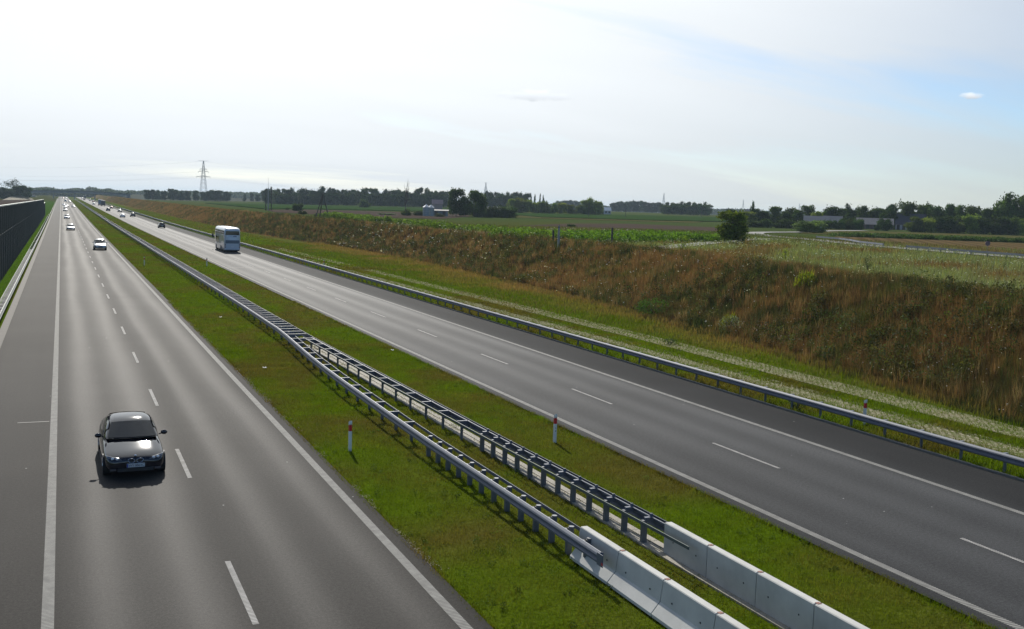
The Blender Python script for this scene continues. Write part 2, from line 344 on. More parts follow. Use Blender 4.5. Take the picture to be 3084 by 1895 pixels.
def marking(name, white):
    m, t, b, o = new_mat(name); g = N(t, 'ShaderNodeNewGeometry').outputs['Position']; s = N(t, 'ShaderNodeSeparateXYZ'); t.links.new(g, s.inputs[0])
    rib = math_n(t, 'GREATER_THAN', math_n(t, 'SINE', math_n(t, 'MULTIPLY', s.outputs[1], 2 * math.pi / .075)), -.25)
    n = noise(t, g, 3, 5, .65); wear = math_n(t, 'MULTIPLY_ADD', n, 1.5, .25)
    c = mixc(t, rib, (.07, .07, .065), scalecol(t, white, wear)); t.links.new(c, b.inputs['Base Color'])
    b.inputs['Roughness'].default_value = .85; b.inputs['Specular IOR Level'].default_value = .2; bump(t, b, rib, .3, .004); return m
M_mark = marking('road_marking_ribbed', (.23, .225, .205)); M_dash = marking('road_marking_dash', (.34, .33, .31))
for xx, mm in ((-.34, M_mark), (7.60, M_mark), (18.93, M_mark), (26.57, M_mark)):
    strip('road_marking', xx - .12, xx + .12, -20, 1900, .005, mm, kind='structure')
dm = MB()
for x, y0 in ((3.58, 20.87 - 24), (22.74, 28.66 - 24)):
    for k in range(75):
        a = y0 + 12 * k; z = float(zr(a)) + .006; z2 = float(zr(a + 4)) + .006
        dm.quad((x - .065, a, z), (x + .065, a, z), (x + .065, a + 4, z2), (x - .065, a + 4, z2))
dm.build('road_marking', M_dash, kind='structure')
# faint sealed joints across both carriageways
jm = MB()
for xa, xb, y, ww_ in ((-1.6, -.5, 42.6, .10), (19.1, 26.3, 134, .25)):
    jm.quad((xa, y, .009), (xb, y, .009), (xb, y + ww_, .009), (xa, y + ww_, .009))
jm.build('road_joint', simple('joint_sealing', (.17, .165, .15), .8), kind='structure')
# kerb of the right carriageway, in 1 m stones
km = MB()
for i in range(180):
    y = 14 + i * 1.0; km.box(29.845, 29.965, y + .006, y + .994, -.05, .07 + .004 * (i % 3))
km.box(29.85, 29.96, 194, 900, -.05, .07); km.build('kerb', simple('kerb_concrete', (.13, .125, .11), .9, 0, .35, 2), kind='structure')
# grass-grown perforated slab track, two wheel strips
def track_material():
    m, t, b, o = new_mat('track_slabs'); g = N(t, 'ShaderNodeNewGeometry').outputs['Position']
    br = N(t, 'ShaderNodeTexBrick'); br.inputs['Scale'].default_value = 1; br.inputs['Mortar Size'].default_value = .05; br.inputs['Brick Width'].default_value = .30; br.inputs['Row Height'].default_value = .2
    br.inputs['Color1'].default_value = (.36, .325, .25, 1); br.inputs['Color2'].default_value = (.31, .275, .20, 1); br.inputs['Mortar'].default_value = (.16, .15, .08, 1)
    t.links.new(g, br.inputs['Vector'])
    n = noise(t, g, .7, 5, .65); n2 = noise(t, g, 7, 4, .7)
    k = math_n(t, 'MULTIPLY', math_n(t, 'SUBTRACT', math_n(t, 'ADD', math_n(t, 'MULTIPLY', n, .8), math_n(t, 'MULTIPLY', n2, 2.0)), 1.26), 2.4, clamp=True)
    c = mixc(t, k, br.outputs[0], (.075, .105, .02)); t.links.new(c, b.inputs['Base Color']); b.inputs['Roughness'].default_value = .95; b.inputs['Specular IOR Level'].default_value = 0
    bump(t, b, n2, .3, .02); return m
M_track = track_material()
tm = MB()
for a_, b_ in ((32.3, 34.0), (35.0, 36.9)):
    yy = np.concatenate([np.arange(12, 60, 3), np.arange(60, 190, 6)]); b0 = len(tm.v)
    for y in yy:
        sh = float(np.interp(y, [12, 60, 130, 190], [0, .6, 0, -.8]))
        for k in range(3):
            x = a_ + (b_ - a_) * k / 2 + sh; tm.v.append((x, y, float(gz(x, y)) + .025))
    for i in range(len(yy) - 1):
        for k in range(2): q = b0 + i * 3 + k; tm.f.append((q, q + 1, q + 4, q + 3))
tm.build('access_track', M_track, kind='structure')
# concrete drain strip between the two median barriers
dr = MB(); yy = np.arange(15, 62, 1.0)
for i, y in enumerate(yy):
    s0 = float(np.interp(y, [15, 35, 60], [.12, .0, -.35])); s1 = float(np.interp(y + 1, [15, 35, 60], [.12, .0, -.35]))
    for (a_, b_, z_) in ((13.78, 14.0, .035), (14.0, 14.14, .015), (14.14, 14.36, .035)):
        dr.hexa([(a_ + s0, y + .008, -.1), (b_ + s0, y + .008, -.1), (b_ + s1, y + .992, -.1), (a_ + s1, y + .992, -.1), (a_ + s0, y + .008, z_), (b_ + s0, y + .008, z_), (b_ + s1, y + .992, z_), (a_ + s1, y + .992, z_)])
dr.build('drain_channel', M_slab, kind='structure')

# draped field sheets (polygon outlines in metres)
def inpoly(px_, py_, P):
    c = np.zeros(px_.shape, bool); n = len(P)
    for i in range(n):
        (x1, y1), (x2, y2) = P[i], P[(i + 1) % n]
        k = ((y1 > py_) != (y2 > py_)) & (px_ < (x2 - x1) * (py_ - y1) / (y2 - y1 + 1e-9) + x1); c ^= k
    return c
def fieldmat(name, c1, c2, rows=0.0, ang=0.0, sc=.4):
    m, t, b, o = new_mat(name); g = N(t, 'ShaderNodeNewGeometry').outputs['Position']
    n = noise(t, g, sc, 6, .7); n2 = noise(t, g, 3, 4, .7); c = mixc(t, math_n(t, 'MULTIPLY_ADD', math_n(t, 'SUBTRACT', n, .5), 3.5, .5, clamp=True), c1, c2)
    fa = math_n(t, 'MULTIPLY_ADD', n2, .9, .55)
    if rows:
        mp = N(t, 'ShaderNodeMapping'); mp.inputs['Rotation'].default_value = (0, 0, ang); t.links.new(g, mp.inputs[0]); s = N(t, 'ShaderNodeSeparateXYZ'); t.links.new(mp.outputs[0], s.inputs[0])
        fa = math_n(t, 'MULTIPLY', fa, math_n(t, 'MULTIPLY_ADD', math_n(t, 'SINE', math_n(t, 'MULTIPLY', s.outputs[0], 6.283 / rows)), .18, .9))
    t.links.new(scalecol(t, c, fa), b.inputs['Base Color']); b.inputs['Roughness'].default_value = .95; b.inputs['Specular IOR Level'].default_value = 0.0
    bump(t, b, n2, .6, .15); return m
def drape(name, P, h, mat, n=14, **k):
    """quad strip patch: P = list of (near edge pts, far edge pts) pairs given as two polylines"""
    A, B = P; m = MB(); na = 24
    def samp(L, t):
        d = [0]
        for a, b in zip(L, L[1:]): d.append(d[-1] + math.dist(a, b))
        s = t * d[-1]
        return float(np.interp(s, d, [q[0] for q in L])), float(np.interp(s, d, [q[1] for q in L]))
    for i in range(na + 1):
        a, b = samp(A, i / na), samp(B, i / na)
        for j in range(n + 1):
            x = a[0] + (b[0] - a[0]) * j / n; y = a[1] + (b[1] - a[1]) * j / n; m.v.append((x, y, float(gz(x, y)) + h))
    for i in range(na):
        for j in range(n): q = i * (n + 1) + j; m.f.append((q, q + n + 1, q + n + 2, q + 1))
    # skirts
    b0 = len(m.v); edge = [i * (n + 1) for i in range(na + 1)] + [na * (n + 1) + j for j in range(1, n + 1)] + [i * (n + 1) + n for i in range(na - 1, -1, -1)] + [j for j in range(n - 1, 0, -1)]
    for q in edge: x, y, z = m.v[q]; m.v.append((x, y, z - h - .3))
    L = len(edge)
    for i in range(L): m.f.append((edge[i], edge[(i + 1) % L], b0 + (i + 1) % L, b0 + i))
    return m.build(name, mat, kind='structure', **k)
M_plough = fieldmat('ploughed_soil', (.078, .056, .044), (.060, .048, .038), 0, 0, .1); M_stub = fieldmat('stubble', (.125, .088, .042), (.095, .070, .034), 3.0, R(40), .2)
M_crop = fieldmat('green_crop', (.026, .058, .014), (.038, .068, .014), 2.5, R(60), .12); M_crop2 = fieldmat('dark_crop', (.035, .075, .02), (.05, .09, .02), 0, 0, .08)
M_lane = simple('lane_surface', (.15, .145, .135), .8, 0, .2, .5); M_oliv = fieldmat('olive_meadow', (.085, .070, .028), (.06, .072, .02), 0, 0, .08)
drape('field', ([(70.6, 379.9), (85.6, 321.2), (114.6, 324.7), (160, 416)], [(82.2, 461.8), (110, 520), (140, 530), (190, 500)]), .06, M_plough)
drape('field', ([(94.3, 214.0), (109.3, 212.7), (137.1, 221.7), (158.4, 228.7)], [(107.4, 243.8), (150, 300), (186.6, 326.3), (203.4, 293.7)]), .07, M_plough)
drape('field', ([(85.5, 480.7), (110, 540), (145, 560), (200, 560)], [(100, 820), (140, 830), (200, 800), (300, 740)]), .35, M_crop)
drape('field', ([(205.1, 440.8), (248.8, 420.7), (300, 430), (340, 430)], [(230.6, 560.0), (332.6, 597.4), (400, 620), (480, 640)]), .4, M_crop)
drape('field', ([(160, 416), (200, 400), (250, 380)], [(190, 500), (225, 480), (280, 420)]), .12, M_oliv)
drape('field', ([(136.5, 116.4), (132.2, 125.4), (130.6, 137.5), (141.9, 159.1), (165.0, 192.9)], [(230, 145), (215, 165), (210.2, 179.4), (195, 192), (174.1, 203.5)]), .09, M_stub)
drape('field', ([(240, 188), (211.8, 201.3), (196, 217), (186, 232)], [(330, 255), (300, 275), (275, 290), (255, 305)]), .10, M_oliv)
drape('field', ([(-14, 430), (-14, 560), (-16, 700), (-20, 840)], [(-140, 430), (-150, 560), (-170, 700), (-180, 840)]), .05, M_plough)
# local lane with a bend
def lane(name, L, wdt, h=.11, mat=M_lane):
    P_ = [Vector((a, b, 0)) for a, b in L]; S = []
    for a, b, c, d in zip([P_[0]] + P_[:-1], P_, P_[1:], P_[2:] + [P_[-1]]):
        for i in range(5):
            t = i / 5; S.append(.5 * ((2 * b) + (c - a) * t + (2 * a - 5 * b + 4 * c - d) * t * t + (3 * b - a - 3 * c + d) * t ** 3))
    S.append(P_[-1]); m = MB()
    for i, q in enumerate(S):
        d = (S[min(i + 1, len(S) - 1)] - S[max(i - 1, 0)]).normalized(); nn = Vector((-d.y, d.x, 0)) * wdt / 2
        for k in (-1, 0, 1): v = q + nn * k; m.v.append((v.x, v.y, float(gz(v.x, v.y)) + h))
    for i in range(len(S) - 1):
        for k in range(2): q = i * 3 + k; m.f.append((q, q + 1, q + 4, q + 3))
    m.build(name, mat, kind='structure')
lane('path', [(63, 106), (71.4, 115.4), (82.7, 126.9), (98.7, 142.9), (110, 154), (121.9, 163.9), (130, 170)], 3.2)
lane('path', [(112, 70), (118.2, 98), (120.6, 114), (124.7, 131.3), (130.5, 148.1), (139.3, 167.7), (143.3, 184.2), (153.1, 206.6), (167.1, 226.0), (182, 238), (200.8, 249.6), (236.1, 279.5), (270, 300)], 5.0, .13)
# ================================================================= GUARD RAILS
WP = [(0, .75), (.016, .748), (.062, .700), (.080, .66), (.02, .615), (.02, .575), (.082, .53), (.078, .485), (.018, .448), (0, .44)]
def wbeam(name, xf, y0, y1, side, parent, mat, step=4.0, label=None):
    """W profile beam; side=-1 bulges toward -x. closed thin section"""
    L = [(d, z) for d, z in WP] + [(d - .006, z) for d, z in WP[::-1]]
    ys_ = np.arange(y0, y1, step).tolist() + [y1]; m = MB(); rg = []
    for y in ys_:
        x = xf(y); zz = float(zr(y)); rg.append([(x + side * d, y, z + zz) for d, z in L])
    m.rings(rg, cap=True); return m.build(name, mat, parent, label=label)
def bar(m, x0, x1, y0, y1, z0, z1): m.box(x0, x1, y0, y1, z0, z1)
def many(name, fn, ys_, mat, parent, cap=100):
    """fn(MB, y) builds one item; nearest `cap` as own parts, the rest one part of kind stuff"""
    for y in ys_[:cap]:
        m = MB(); fn(m, y); m.build(name, mat, parent)
    if len(ys_) > cap:
        m = MB()
        for y in ys_[cap:]: fn(m, y)
        m.build(name, mat, parent, kind='stuff')
def xL(y): return float(np.interp(y, [20, 26, 34, 47, 53, 64, 80, 240, 2000], [11.50, 11.46, 11.40, 11.56, 11.76, 12.34, 12.48, 12.52, 12.55]))
def xR(y): return float(np.interp(y, [20, 34, 51, 60, 80, 240, 2000], [14.33, 13.98, 13.66, 13.5, 13.42, 13.4, 13.4]))
# left median rail
gl = thing('guardrail', 'median steel guardrail facing the left carriageway, bolted onto the left concrete block', 'guardrail', (0, 0, 0), group='guardrails in the median')
wbeam('beam', xL, 20.75, 1170, -1, gl, M_steel)
nearp = [21.9 + .98 * i for i in range(13)]; midp = [36.0 + 2.0 * i for i in range(13)]; farp = [63 + 2.66 * i for i in range(260)]
def postL(m, y):
    x = xL(y) + (.30 if y > 35 else .24); zz = float(zr(y)); m.box(x - .012, x + .10, y - .03, y + .03, -.2 + zz, .72 + zz)
def postL_near(m, y):
    x = xL(y) + .22; m.box(x - .05, x + .09, y - .055, y + .055, -.2, .66)
many('post', postL_near, nearp, M_steel_d, gl); many('post', postL, midp + farp, M_steel_d, gl, 87)
def spacerL(m, y):
    zz = float(zr(y)); x0 = xL(y) + .004
    if y < 35:   # short round-nosed distance piece
        m.box(x0, x0 + .22, y - .05, y + .05, .54, .66); m.tube([(x0 + .30, y, .5), (x0 + .30, y, .70)], .075, 8); return
    x1 = x0 + (.47 if y < 60 else (xR(y) - xL(y) - .01))
    m.box(x0, x1, y - .02, y + .06, .70 + zz, .715 + zz)
    m.hexa([(x0, y - .01, .46 + zz), (x0 + .30, y - .01, .40 + zz), (x0 + .30, y + .0, .40 + zz), (x0, y, .46 + zz), (x0, y - .01, .70 + zz), (x1, y - .01, .70 + zz), (x1, y, .70 + zz), (x0, y, .70 + zz)])
many('spacer', spacerL, nearp, M_steel_d, gl); many('spacer', spacerL, midp + [62 + 1.33 * i for i in range(300)], M_steel, gl, 87)
m = MB(); ysb = np.arange(21.2, 62, 2.0)
m.rings([[(xL(y) + .46, y, .70), (xL(y) + .475, y, .70), (xL(y) + .475, y, .60), (xL(y) + .46, y, .60)] for y in ysb], cap=True); m.build('back_strap', M_steel, gl)
# end shoe on the concrete
m = MB(); x = xL(20.4)
m.box(x - .088, x - .072, 20.52, 20.80, .45, .74); m.box(x - .075, x + .05, 20.735, 20.748, .45, .74); m.build('end_terminal', M_steel, gl)
m = MB(); m.box(x - .095, x - .0885, 20.50, 20.57, .50, .56); m.build('reflector', M_red, gl)
# right median rail
gr = thing('guardrail', 'median steel guardrail facing the right carriageway, running off the right concrete block', 'guardrail', (0, 0, 0), group='guardrails in the median')
wbeam('beam', xR, 22.0, 1170, 1, gr, M_steel)
nearp = [23.0 + .985 * i for i in range(12)]; midp = [35.7 + 1.97 * i for i in range(13)]
def postR(m, y):
    near = y < 35; x = xR(y) - (.34 if near else .36); h = .62 if near else .66
    m.box(x, x + (.14 if near else .09), y - (.055 if near else .03), y + (.055 if near else .03), -.2, h)
many('post', postR, nearp + midp, M_steel_d, gr)
def spacerR(m, y):
    x1 = xR(y) - .002
    if y < 35: m.box(x1 - .26, x1, y - .05, y + .05, .58, .70); m.box(x1 - .10, x1 - .02, y - .02, y + .02, .70, .79); return
    x0 = x1 - .50; m.box(x0, x1, y - .02, y + .06, .70, .715); m.hexa([(x0 + .2, y, .40), (x1, y, .46), (x1, y + .01, .46), (x0 + .2, y + .01, .40), (x0, y, .70), (x1, y, .70), (x1, y + .01, .70), (x0, y + .01, .70)])
many('spacer', spacerR, nearp + midp, M_steel, gr)
m = MB(); ysb = np.arange(20.6, 62, 2.0)
m.rings([[(xR(y) - .52, y, .69), (xR(y) - .495, y, .69), (xR(y) - .495, y, .61), (xR(y) - .52, y, .61)] for y in ysb], cap=True); m.build('back_strap', M_steel_g, gr)
m = MB(); m.rings([[(xR(y) - .10, y, .715), (xR(y) - .06, y, .715), (xR(y) - .06, y, .70), (xR(y) - .10, y, .70)] for y in np.arange(22.2, 62, 2.0)], cap=True); m.build('top_channel', M_steel, gr)
# verge rail, right
gv = thing('guardrail', 'long steel guardrail on the grass verge beside the kerb of the right carriageway', 'guardrail', (0, 0, 0))
xv = lambda y: float(np.interp(y, [10, 100, 200, 1200], [30.02, 30.05, 30.1, 30.1]))
wbeam('beam', xv, 12, 1180, -1, gv, M_steel)
vy = [14.2 + 1.94 * i for i in range(320)]
def postV(m, y): x = xv(y) + .16; zz = float(zr(y)); m.box(x, x + .10, y - .03, y + .03, -.25 + zz, .70 + zz)
def spacerV(m, y): x = xv(y) + .003; zz = float(zr(y)); m.box(x, x + .30, y - .05, y + .07, .705 + zz, .722 + zz); m.box(x, x + .22, y - .045, y - .035, .52 + zz, .705 + zz)
many('post', postV, vy, M_steel_d, gv); many('spacer', spacerV, vy, M_steel, gv)
# edge rail, left, with rear rail
ge = thing('guardrail', 'double steel guardrail with ladder-like spacers between the gutter and the noise barrier', 'guardrail', (0, 0, 0))
xe = lambda y: -3.74
wbeam('beam', xe, 50, 1180, 1, ge, M_steel_g)
ey = [60 + 2.0 * i for i in range(160)]
many('post', lambda m, y: m.box(xe(y) - .28, xe(y) - .18, y - .03, y + .03, -.2 + float(zr(y)), .70 + float(zr(y))), ey, M_steel_d, ge)
many('spacer', lambda m, y: (m.box(xe(y) - .44, xe(y) - .004, y - .10, y + .10, .70 + float(zr(y)), .72 + float(zr(y)))), [60 + 1.0 * i for i in range(100)], M_steel_d, ge)
m = MB(); m.rings([[(xe(y) - .46, y, .72 + float(zr(y))), (xe(y) - .44, y, .72 + float(zr(y))), (xe(y) - .44, y, .56 + float(zr(y))), (xe(y) - .46, y, .56 + float(zr(y)))] for y in np.arange(56, 420, 6)], cap=True); m.build('back_strap', M_steel_g, ge)

# ================================================================= CONCRETE BLOCKS
def nj_block(name, label, x0, y0, L, toe, group, first=False):
    """single-faced barrier block; toe=-1 toe toward -x. x0 = back face x"""
    t = thing(name, label, 'concrete barrier', (x0, y0, 0), 0, group)
    s = toe
    prof = [(0, .03), (0, .80), (s * .02, .82), (s * .19, .82), (s * .205, .80), (s * .265, .34), (s * .47, .10), (s * .47, .03)]
    m = MB(); e = .012; A = [(x, y, z) for x, z in prof for y in (0,)]
    rg = []
    for y, g in ((e, .012), (e + .012, 0), (L - e - .012, 0), (L - e, .012)):
        rg.append([(x * (1 - g * 1.5) + s * g * .2, y, z - (g if z > .5 else 0)) for x, z in prof])
    m.rings(rg, cap=True)
    if s > 0: m.f = [q[::-1] for q in m.f]
    m.build('concrete_body', M_conc, t)
    h = MB()
    for yy in (.45, L - .45): h.tube([(.004 * -s, yy, .42), (-.008 * -s * -1, yy, .42)], .022, 8)
    for yy in (.45, L - .45):
        xx = s * .247 if True else 0; h.tube([(xx, yy, .46), (xx + s * .012, yy, .458)], .022, 8)
    h.build('lifting_hole', M_black, t, kind='stuff')
    p_ = MB(); p_.box(min(s * .05, s * .15), max(s * .05, s * .15), -.05, .05, .821, .828); p_.build('joint_cap', simple('rusty_cap', (.22, .10, .07), .8) if 'rusty_cap' not in bpy.data.materials else bpy.data.materials['rusty_cap'], t)
    fo_ = MB(); fo_.box(min(s * .1, s * .40), max(s * .1, s * .40), .05, .38, -.02, .03); fo_.box(min(s * .1, s * .40), max(s * .1, s * .40), L - .38, L - .05, -.02, .03); fo_.build('rubber_foot', M_black, t)
    return t
ordn = ['first', 'second', 'third', 'fourth', 'fifth']
for i in range(4):
    y = 20.5 - 1.97 * i
    nj_block('concrete_barrier', ['pale concrete block that the left median guardrail is bolted to, first of its row', 'pale concrete block second in the left row, next to the block with the guardrail end', 'pale concrete block third in the left row, counted from the guardrail end', 'pale concrete block of the left row cut by the bottom edge of the photo'][i], 12.02, y, 1.97, -1, 'concrete blocks of the left median row')
for i in range(4):
    y = 20.2 - 1.93 * i
    nj_block('concrete_barrier', ['pale concrete block at the end of the right median guardrail, first of its row', 'pale concrete block second in the right row, one joint from the guardrail', 'pale concrete block third in the right row, counted from the guardrail', 'pale concrete block of the right row cut by the bottom edge of the photo'][i], 14.06, y, 1.93, 1, 'concrete blocks of the right median row')

def text_mesh(name, cu):
    tmp = bpy.data.objects.new('t', cu); COL.objects.link(tmp); dg_ = bpy.context.evaluated_depsgraph_get(); dg_.update()
    me = bpy.data.meshes.new_from_object(tmp.evaluated_get(dg_)); bpy.data.objects.remove(tmp); return bpy.data.objects.new(name, me)
# ================================================================= MARKER POSTS
def guide_post(x, y, label, digits=None, face=0.0):
    t = thing('guide_post', label, 'guide post', (x, y, float(gz(x, y))), face, 'road guide posts')
    m = MB(); pr = [(-.06, .035), (-.045, -.05), (.045, -.05), (.06, .035)]
    m.rings([[(a * s_, b * s_, z + (b * .5 if z > 1 else 0)) for a, b in pr] for z, s_ in ((-.1, 1), (.72, 1))], cap=True); m.build('shaft', M_white, t)
    m = MB(); m.rings([[(a * 1.01, b * 1.01, z) for a, b in pr] for z in (.722, .93)], cap=True); m.build('red_band', M_red, t)
    m = MB(); m.rings([[(a, b, z - b * .7) for a, b in pr] for z in (.932, 1.06)], cap=True); m.build('cap', M_white, t)
    if digits:
        for k, dg in enumerate(digits):
            cu = bpy.data.curves.new('kilometre_digit', 'FONT'); cu.body = dg; cu.size = .085; cu.align_x = 'CENTER'; cu.extrude = .001
            cu.materials.append(M_black); o_ = text_mesh('kilometre_digit', cu); COL.objects.link(o_); o_.parent = t; o_.location = (.0, -.0525, .53 - k * .105); o_.rotation_euler = (R(90), 0, 0)
guide_post(9.23, 35.1, 'white red-banded guide post on the grass beside the left carriageway, near the dark car')
guide_post(16.87, 34.4, 'white red-banded guide post with black digits on the grass beside the right carriageway', ['2', '8'])
guide_post(9.47, 137.6, 'small distant guide post on the grass beside the left carriageway, level with the coach')
guide_post(16.94, 136.9, 'small distant guide post beside the right carriageway, just below the coach')
guide_post(31.3, 34.0, 'guide post whose red band shows just above the verge guardrail')
guide_post(31.45, 134.5, 'tiny distant guide post behind the verge guardrail, right of the coach')
# scraps of litter
def litter(x, y, label, s=.13):
    m = MB(); n = 5; rnd = random.Random(int(x * 100)); g = [[(x + (i - n / 2) * s / n * 1.8, y + (j - n / 2) * s / n * 2.2, float(gz(x, y)) + .07 + rnd.uniform(0, .07)) for i in range(n)] for j in range(n)]
    for j in range(n - 1):
        for i in range(n - 1): m.quad(g[j][i], g[j][i + 1], g[j + 1][i + 1], g[j + 1][i])
    o_ = m.build('litter', M_white); props(o_, label, 'litter', 'scraps of litter on the median grass')
litter(9.55, 53.6, 'white crumpled paper on the left median grass, the nearer of two scraps there'); litter(10.6, 77.5, 'white crumpled paper lying near the foot of the left median guardrail'); litter(17.9, 58.7, 'white scrap of paper at the grass edge beside the right carriageway', .11)

# ================================================================= NOISE BARRIER
M_np = simple('noise_panel', (.030, .046, .042), .55, .1, .35, 1.2); M_npost = simple('noise_post', (.075, .09, .085), .5, .3, .25, 2); M_cap = simple('noise_cap', (.35, .40, .37), .5, .2, .15, 2)
nb = thing('noise_barrier', 'tall dark green noise barrier with vertical posts along the left road edge', 'noise barrier', (-5.42, 60, 0))
def ntop(y): return float(np.interp(y, [60, 114, 385], [7.4, 7.15, 6.15])) + float(zr(y)) * .2 if y <= 385.5 else 4.75 + float(zr(y)) * .5
bay = 4.0; ylist = [60 + bay * i for i in range(90)]
pm = MB(); cm = MB(); rm_ = MB()
for i, y in enumerate(ylist[:-1]):
    y2 = y + bay
    if y2 > 418: break
    t1, t2 = ntop(y + .1), ntop(y2 - .1); z0 = float(zr(y))
    pm.hexa([(-.05, y - 60 + .1, z0 - .2), (.05, y - 60 + .1, z0 - .2), (.05, y2 - 60 - .1, z0 - .2), (-.05, y2 - 60 - .1, z0 - .2), (-.05, y - 60 + .1, t1), (.05, y - 60 + .1, t1), (.05, y2 - 60 - .1, t2), (-.05, y2 - 60 - .1, t2)])
    cm.hexa([(-.09, y - 60, t1), (.09, y - 60, t1), (.09, y2 - 60, t2), (-.09, y2 - 60, t2), (-.09, y - 60, t1 + .11), (.09, y - 60, t1 + .11), (.09, y2 - 60, t2 + .11), (-.09, y2 - 60, t2 + .11)])
    h = .62; rm_.hexa([(.052, y - 60 + .1, t1 * h), (.075, y - 60 + .1, t1 * h), (.075, y2 - 60 - .1, t2 * h), (.052, y2 - 60 - .1, t2 * h), (.052, y - 60 + .1, t1 * h + .08), (.075, y - 60 + .1, t1 * h + .08), (.075, y2 - 60 - .1, t2 * h + .08), (.052, y2 - 60 - .1, t2 * h + .08)])
    q = MB(); q.box(-.10, .14, y - 60 - .09, y - 60 + .09, -.3, t1 - .02); q.build('post', M_npost, nb)
    if i % 2 == 0: # battens on the panel
        pass
pm.build('panel', M_np, nb); cm.build('coping', M_cap, nb); rm_.build('rail', simple('noise_rail', (.06, .09, .08), .5, .2), nb)
bt = MB()
for y in np.arange(60.5, 414, .8):
    if (y - 60) % 4 < .3 or (y - 60) % 4 > 3.7: continue
    t1 = ntop(y) - .05; bt.box(.0505, .085, y - 60 - .035, y - 60 + .035, .15 + float(zr(y)), t1)
bt.build('batten', M_np, nb, kind='stuff')

# ================================================================= OVERPASS
ob = thing('road_bridge', 'long low concrete overpass crossing the motorway in the distance', 'bridge', (0, 1220, 0))
M_bc = simple('bridge_concrete', (.20, .21, .21), .8, 0, .15, .2); M_slope = simple('slope_paving', (.17, .18, .18), .9, 0, .25, .4)
dk = MB(); zt = 2.4
def dz(x): return 8.75 - .0009 * (x - 18) ** 2 * .6
xs_ = np.arange(-34, 84, 6.0)
dk.rings([[(x, -5.5, dz(x)), (x, 5.5, dz(x)), (x, 5.8, dz(x) + 1.5), (x, -5.8, dz(x) + 1.5)] for x in xs_], cap=True); dk.build('deck', M_bc, ob)
pr_ = MB()
for s in (-5.9, 5.75): pr_.rings([[(x, s, dz(x) + 1.5), (x, s + .15, dz(x) + 1.5), (x, s + .15, dz(x) + 2.7), (x, s, dz(x) + 2.7)] for x in xs_], cap=True)
pr_.build('parapet', simple('bridge_parapet', (.07, .085, .08), .6), ob)
for xp in (-7.5, 13.3, 33.5):
    for yo in (-3, 3):
        q = MB(); q.tube([(xp, yo, zt - .5), (xp, yo, dz(xp) - .005)], .55, 10); q.build('pier', M_bc, ob)
for xa, xb in ((-34, -20), (52, 70)):
    s = 1 if xa < 0 else -1; q = MB(); xi, xo = (xb, xa) if xa < 0 else (xa, xb)
    q.hexa([(min(xi, xo), -9, zt - .3), (max(xi, xo), -9, zt - .3), (max(xi, xo), 9, zt - .3), (min(xi, xo), 9, zt - .3)] + ([(xo, -7, dz(xo) - .3), (xo + 1.5, -7, dz(xo) - .3), (xo + 1.5, 7, dz(xo) - .3), (xo, 7, dz(xo) - .3)] if xa < 0 else [(xo - 3.5, -7, dz(xo) - .3), (xo, -7, dz(xo) - .3), (xo, 7, dz(xo) - .3), (xo - 3.5, 7, dz(xo) - .3)]))
    q.build('abutment', M_slope, ob)
# approach embankments
em = MB()
def ramp(x0, x1, z0, z1, y0=1220):
    n = 30; b = len(em.v)
    for i in range(n + 1):
        t = i / n; x = x0 + (x1 - x0) * t; z = z0 + (z1 - z0) * t ** 1.3; yb = y0 - 60 * t * (1 if x1 > 0 else .5); g = float(gz(x, yb)) - .3
        for yo, zz in ((-6 - 2.2 * max(z - g, .2), g), (-6, z), (6, z), (6 + 2.2 * max(z - g, .2), g)): em.v.append((x, yb + yo, zz))
    for i in range(n):
        for k in range(3): q = b + i * 4 + k; em.f.append((q, q + 4, q + 5, q + 1) if x1 > x0 else (q, q + 1, q + 5, q + 4))
ramp(69, 520, 9.6, 6.5); ramp(-33, -420, 9.4, 5.0)
em.build('embankment', simple('embankment_scrub', (.055, .07, .03), .95, 0, .4, .15), kind='structure')
# earth mound left of the road
mo = MB(); rg = []
for j in range(9):
    t = j / 8; rg.append([(-30 + 17 * (1 - t) * math.cos(a) * 1.0, 900 + 70 * (1 - t) * math.sin(a), 1.0 + 4.6 * sst(0, 1, t) + .3 * math.sin(3 * a + t * 5)) for a in np.linspace(0, 2 * math.pi, 25)[:-1]])
mo.rings(rg, cap=True); mo.build('hill', simple('mound_soil', (.13, .105, .055), .95, 0, .35, .1), smooth=True, kind='structure')

# ================================================================= VEHICLES
WS = [[(.80, 1.62, .95), (.79, 1.52, .965), (.76, 1.44, .975), (.42, 1.33, .985), (0, 1.29, .99)],
      [(.84, 2.02, .95), (.72, 2.10, 1.24), (.60, 2.18, 1.405), (.33, 2.13, 1.435), (0, 2.11, 1.445)],
      [(.85, 2.60, .96), (.74, 2.60, 1.25), (.61, 2.62, 1.445), (.34, 2.62, 1.475), (0, 2.62, 1.485)],
      [(.85, 3.10, .97), (.74, 3.10, 1.25), (.60, 3.12, 1.435), (.34, 3.14, 1.465), (0, 3.15, 1.475)],
      [(.84, 3.62, .99), (.72, 3.58, 1.23), (.57, 3.52, 1.385), (.33, 3.62, 1.405), (0, 3.66, 1.41)],
      [(.80, 4.22, 1.03), (.77, 4.28, 1.045), (.72, 4.34, 1.055), (.40, 4.44, 1.06), (0, 4.48, 1.065)]]
BODY = [(0.02, .50, .30, .40, .54), (.06, .66, .24, .50, .62), (.16, .80, .20, .56, .68), (.45, .89, .18, .62, .765), (.95, .915, .17, .66, .855), (1.40, .92, .17, .70, .945), (2.2, .925, .17, .72, .955), (3.2, .925, .17, .72, .965), (4.0, .915, .18, .74, 1.02), (4.5, .885, .22, .74, 1.05), (4.78, .80, .28, .70, 1.02), (4.86, .66, .34, .62, .93)]
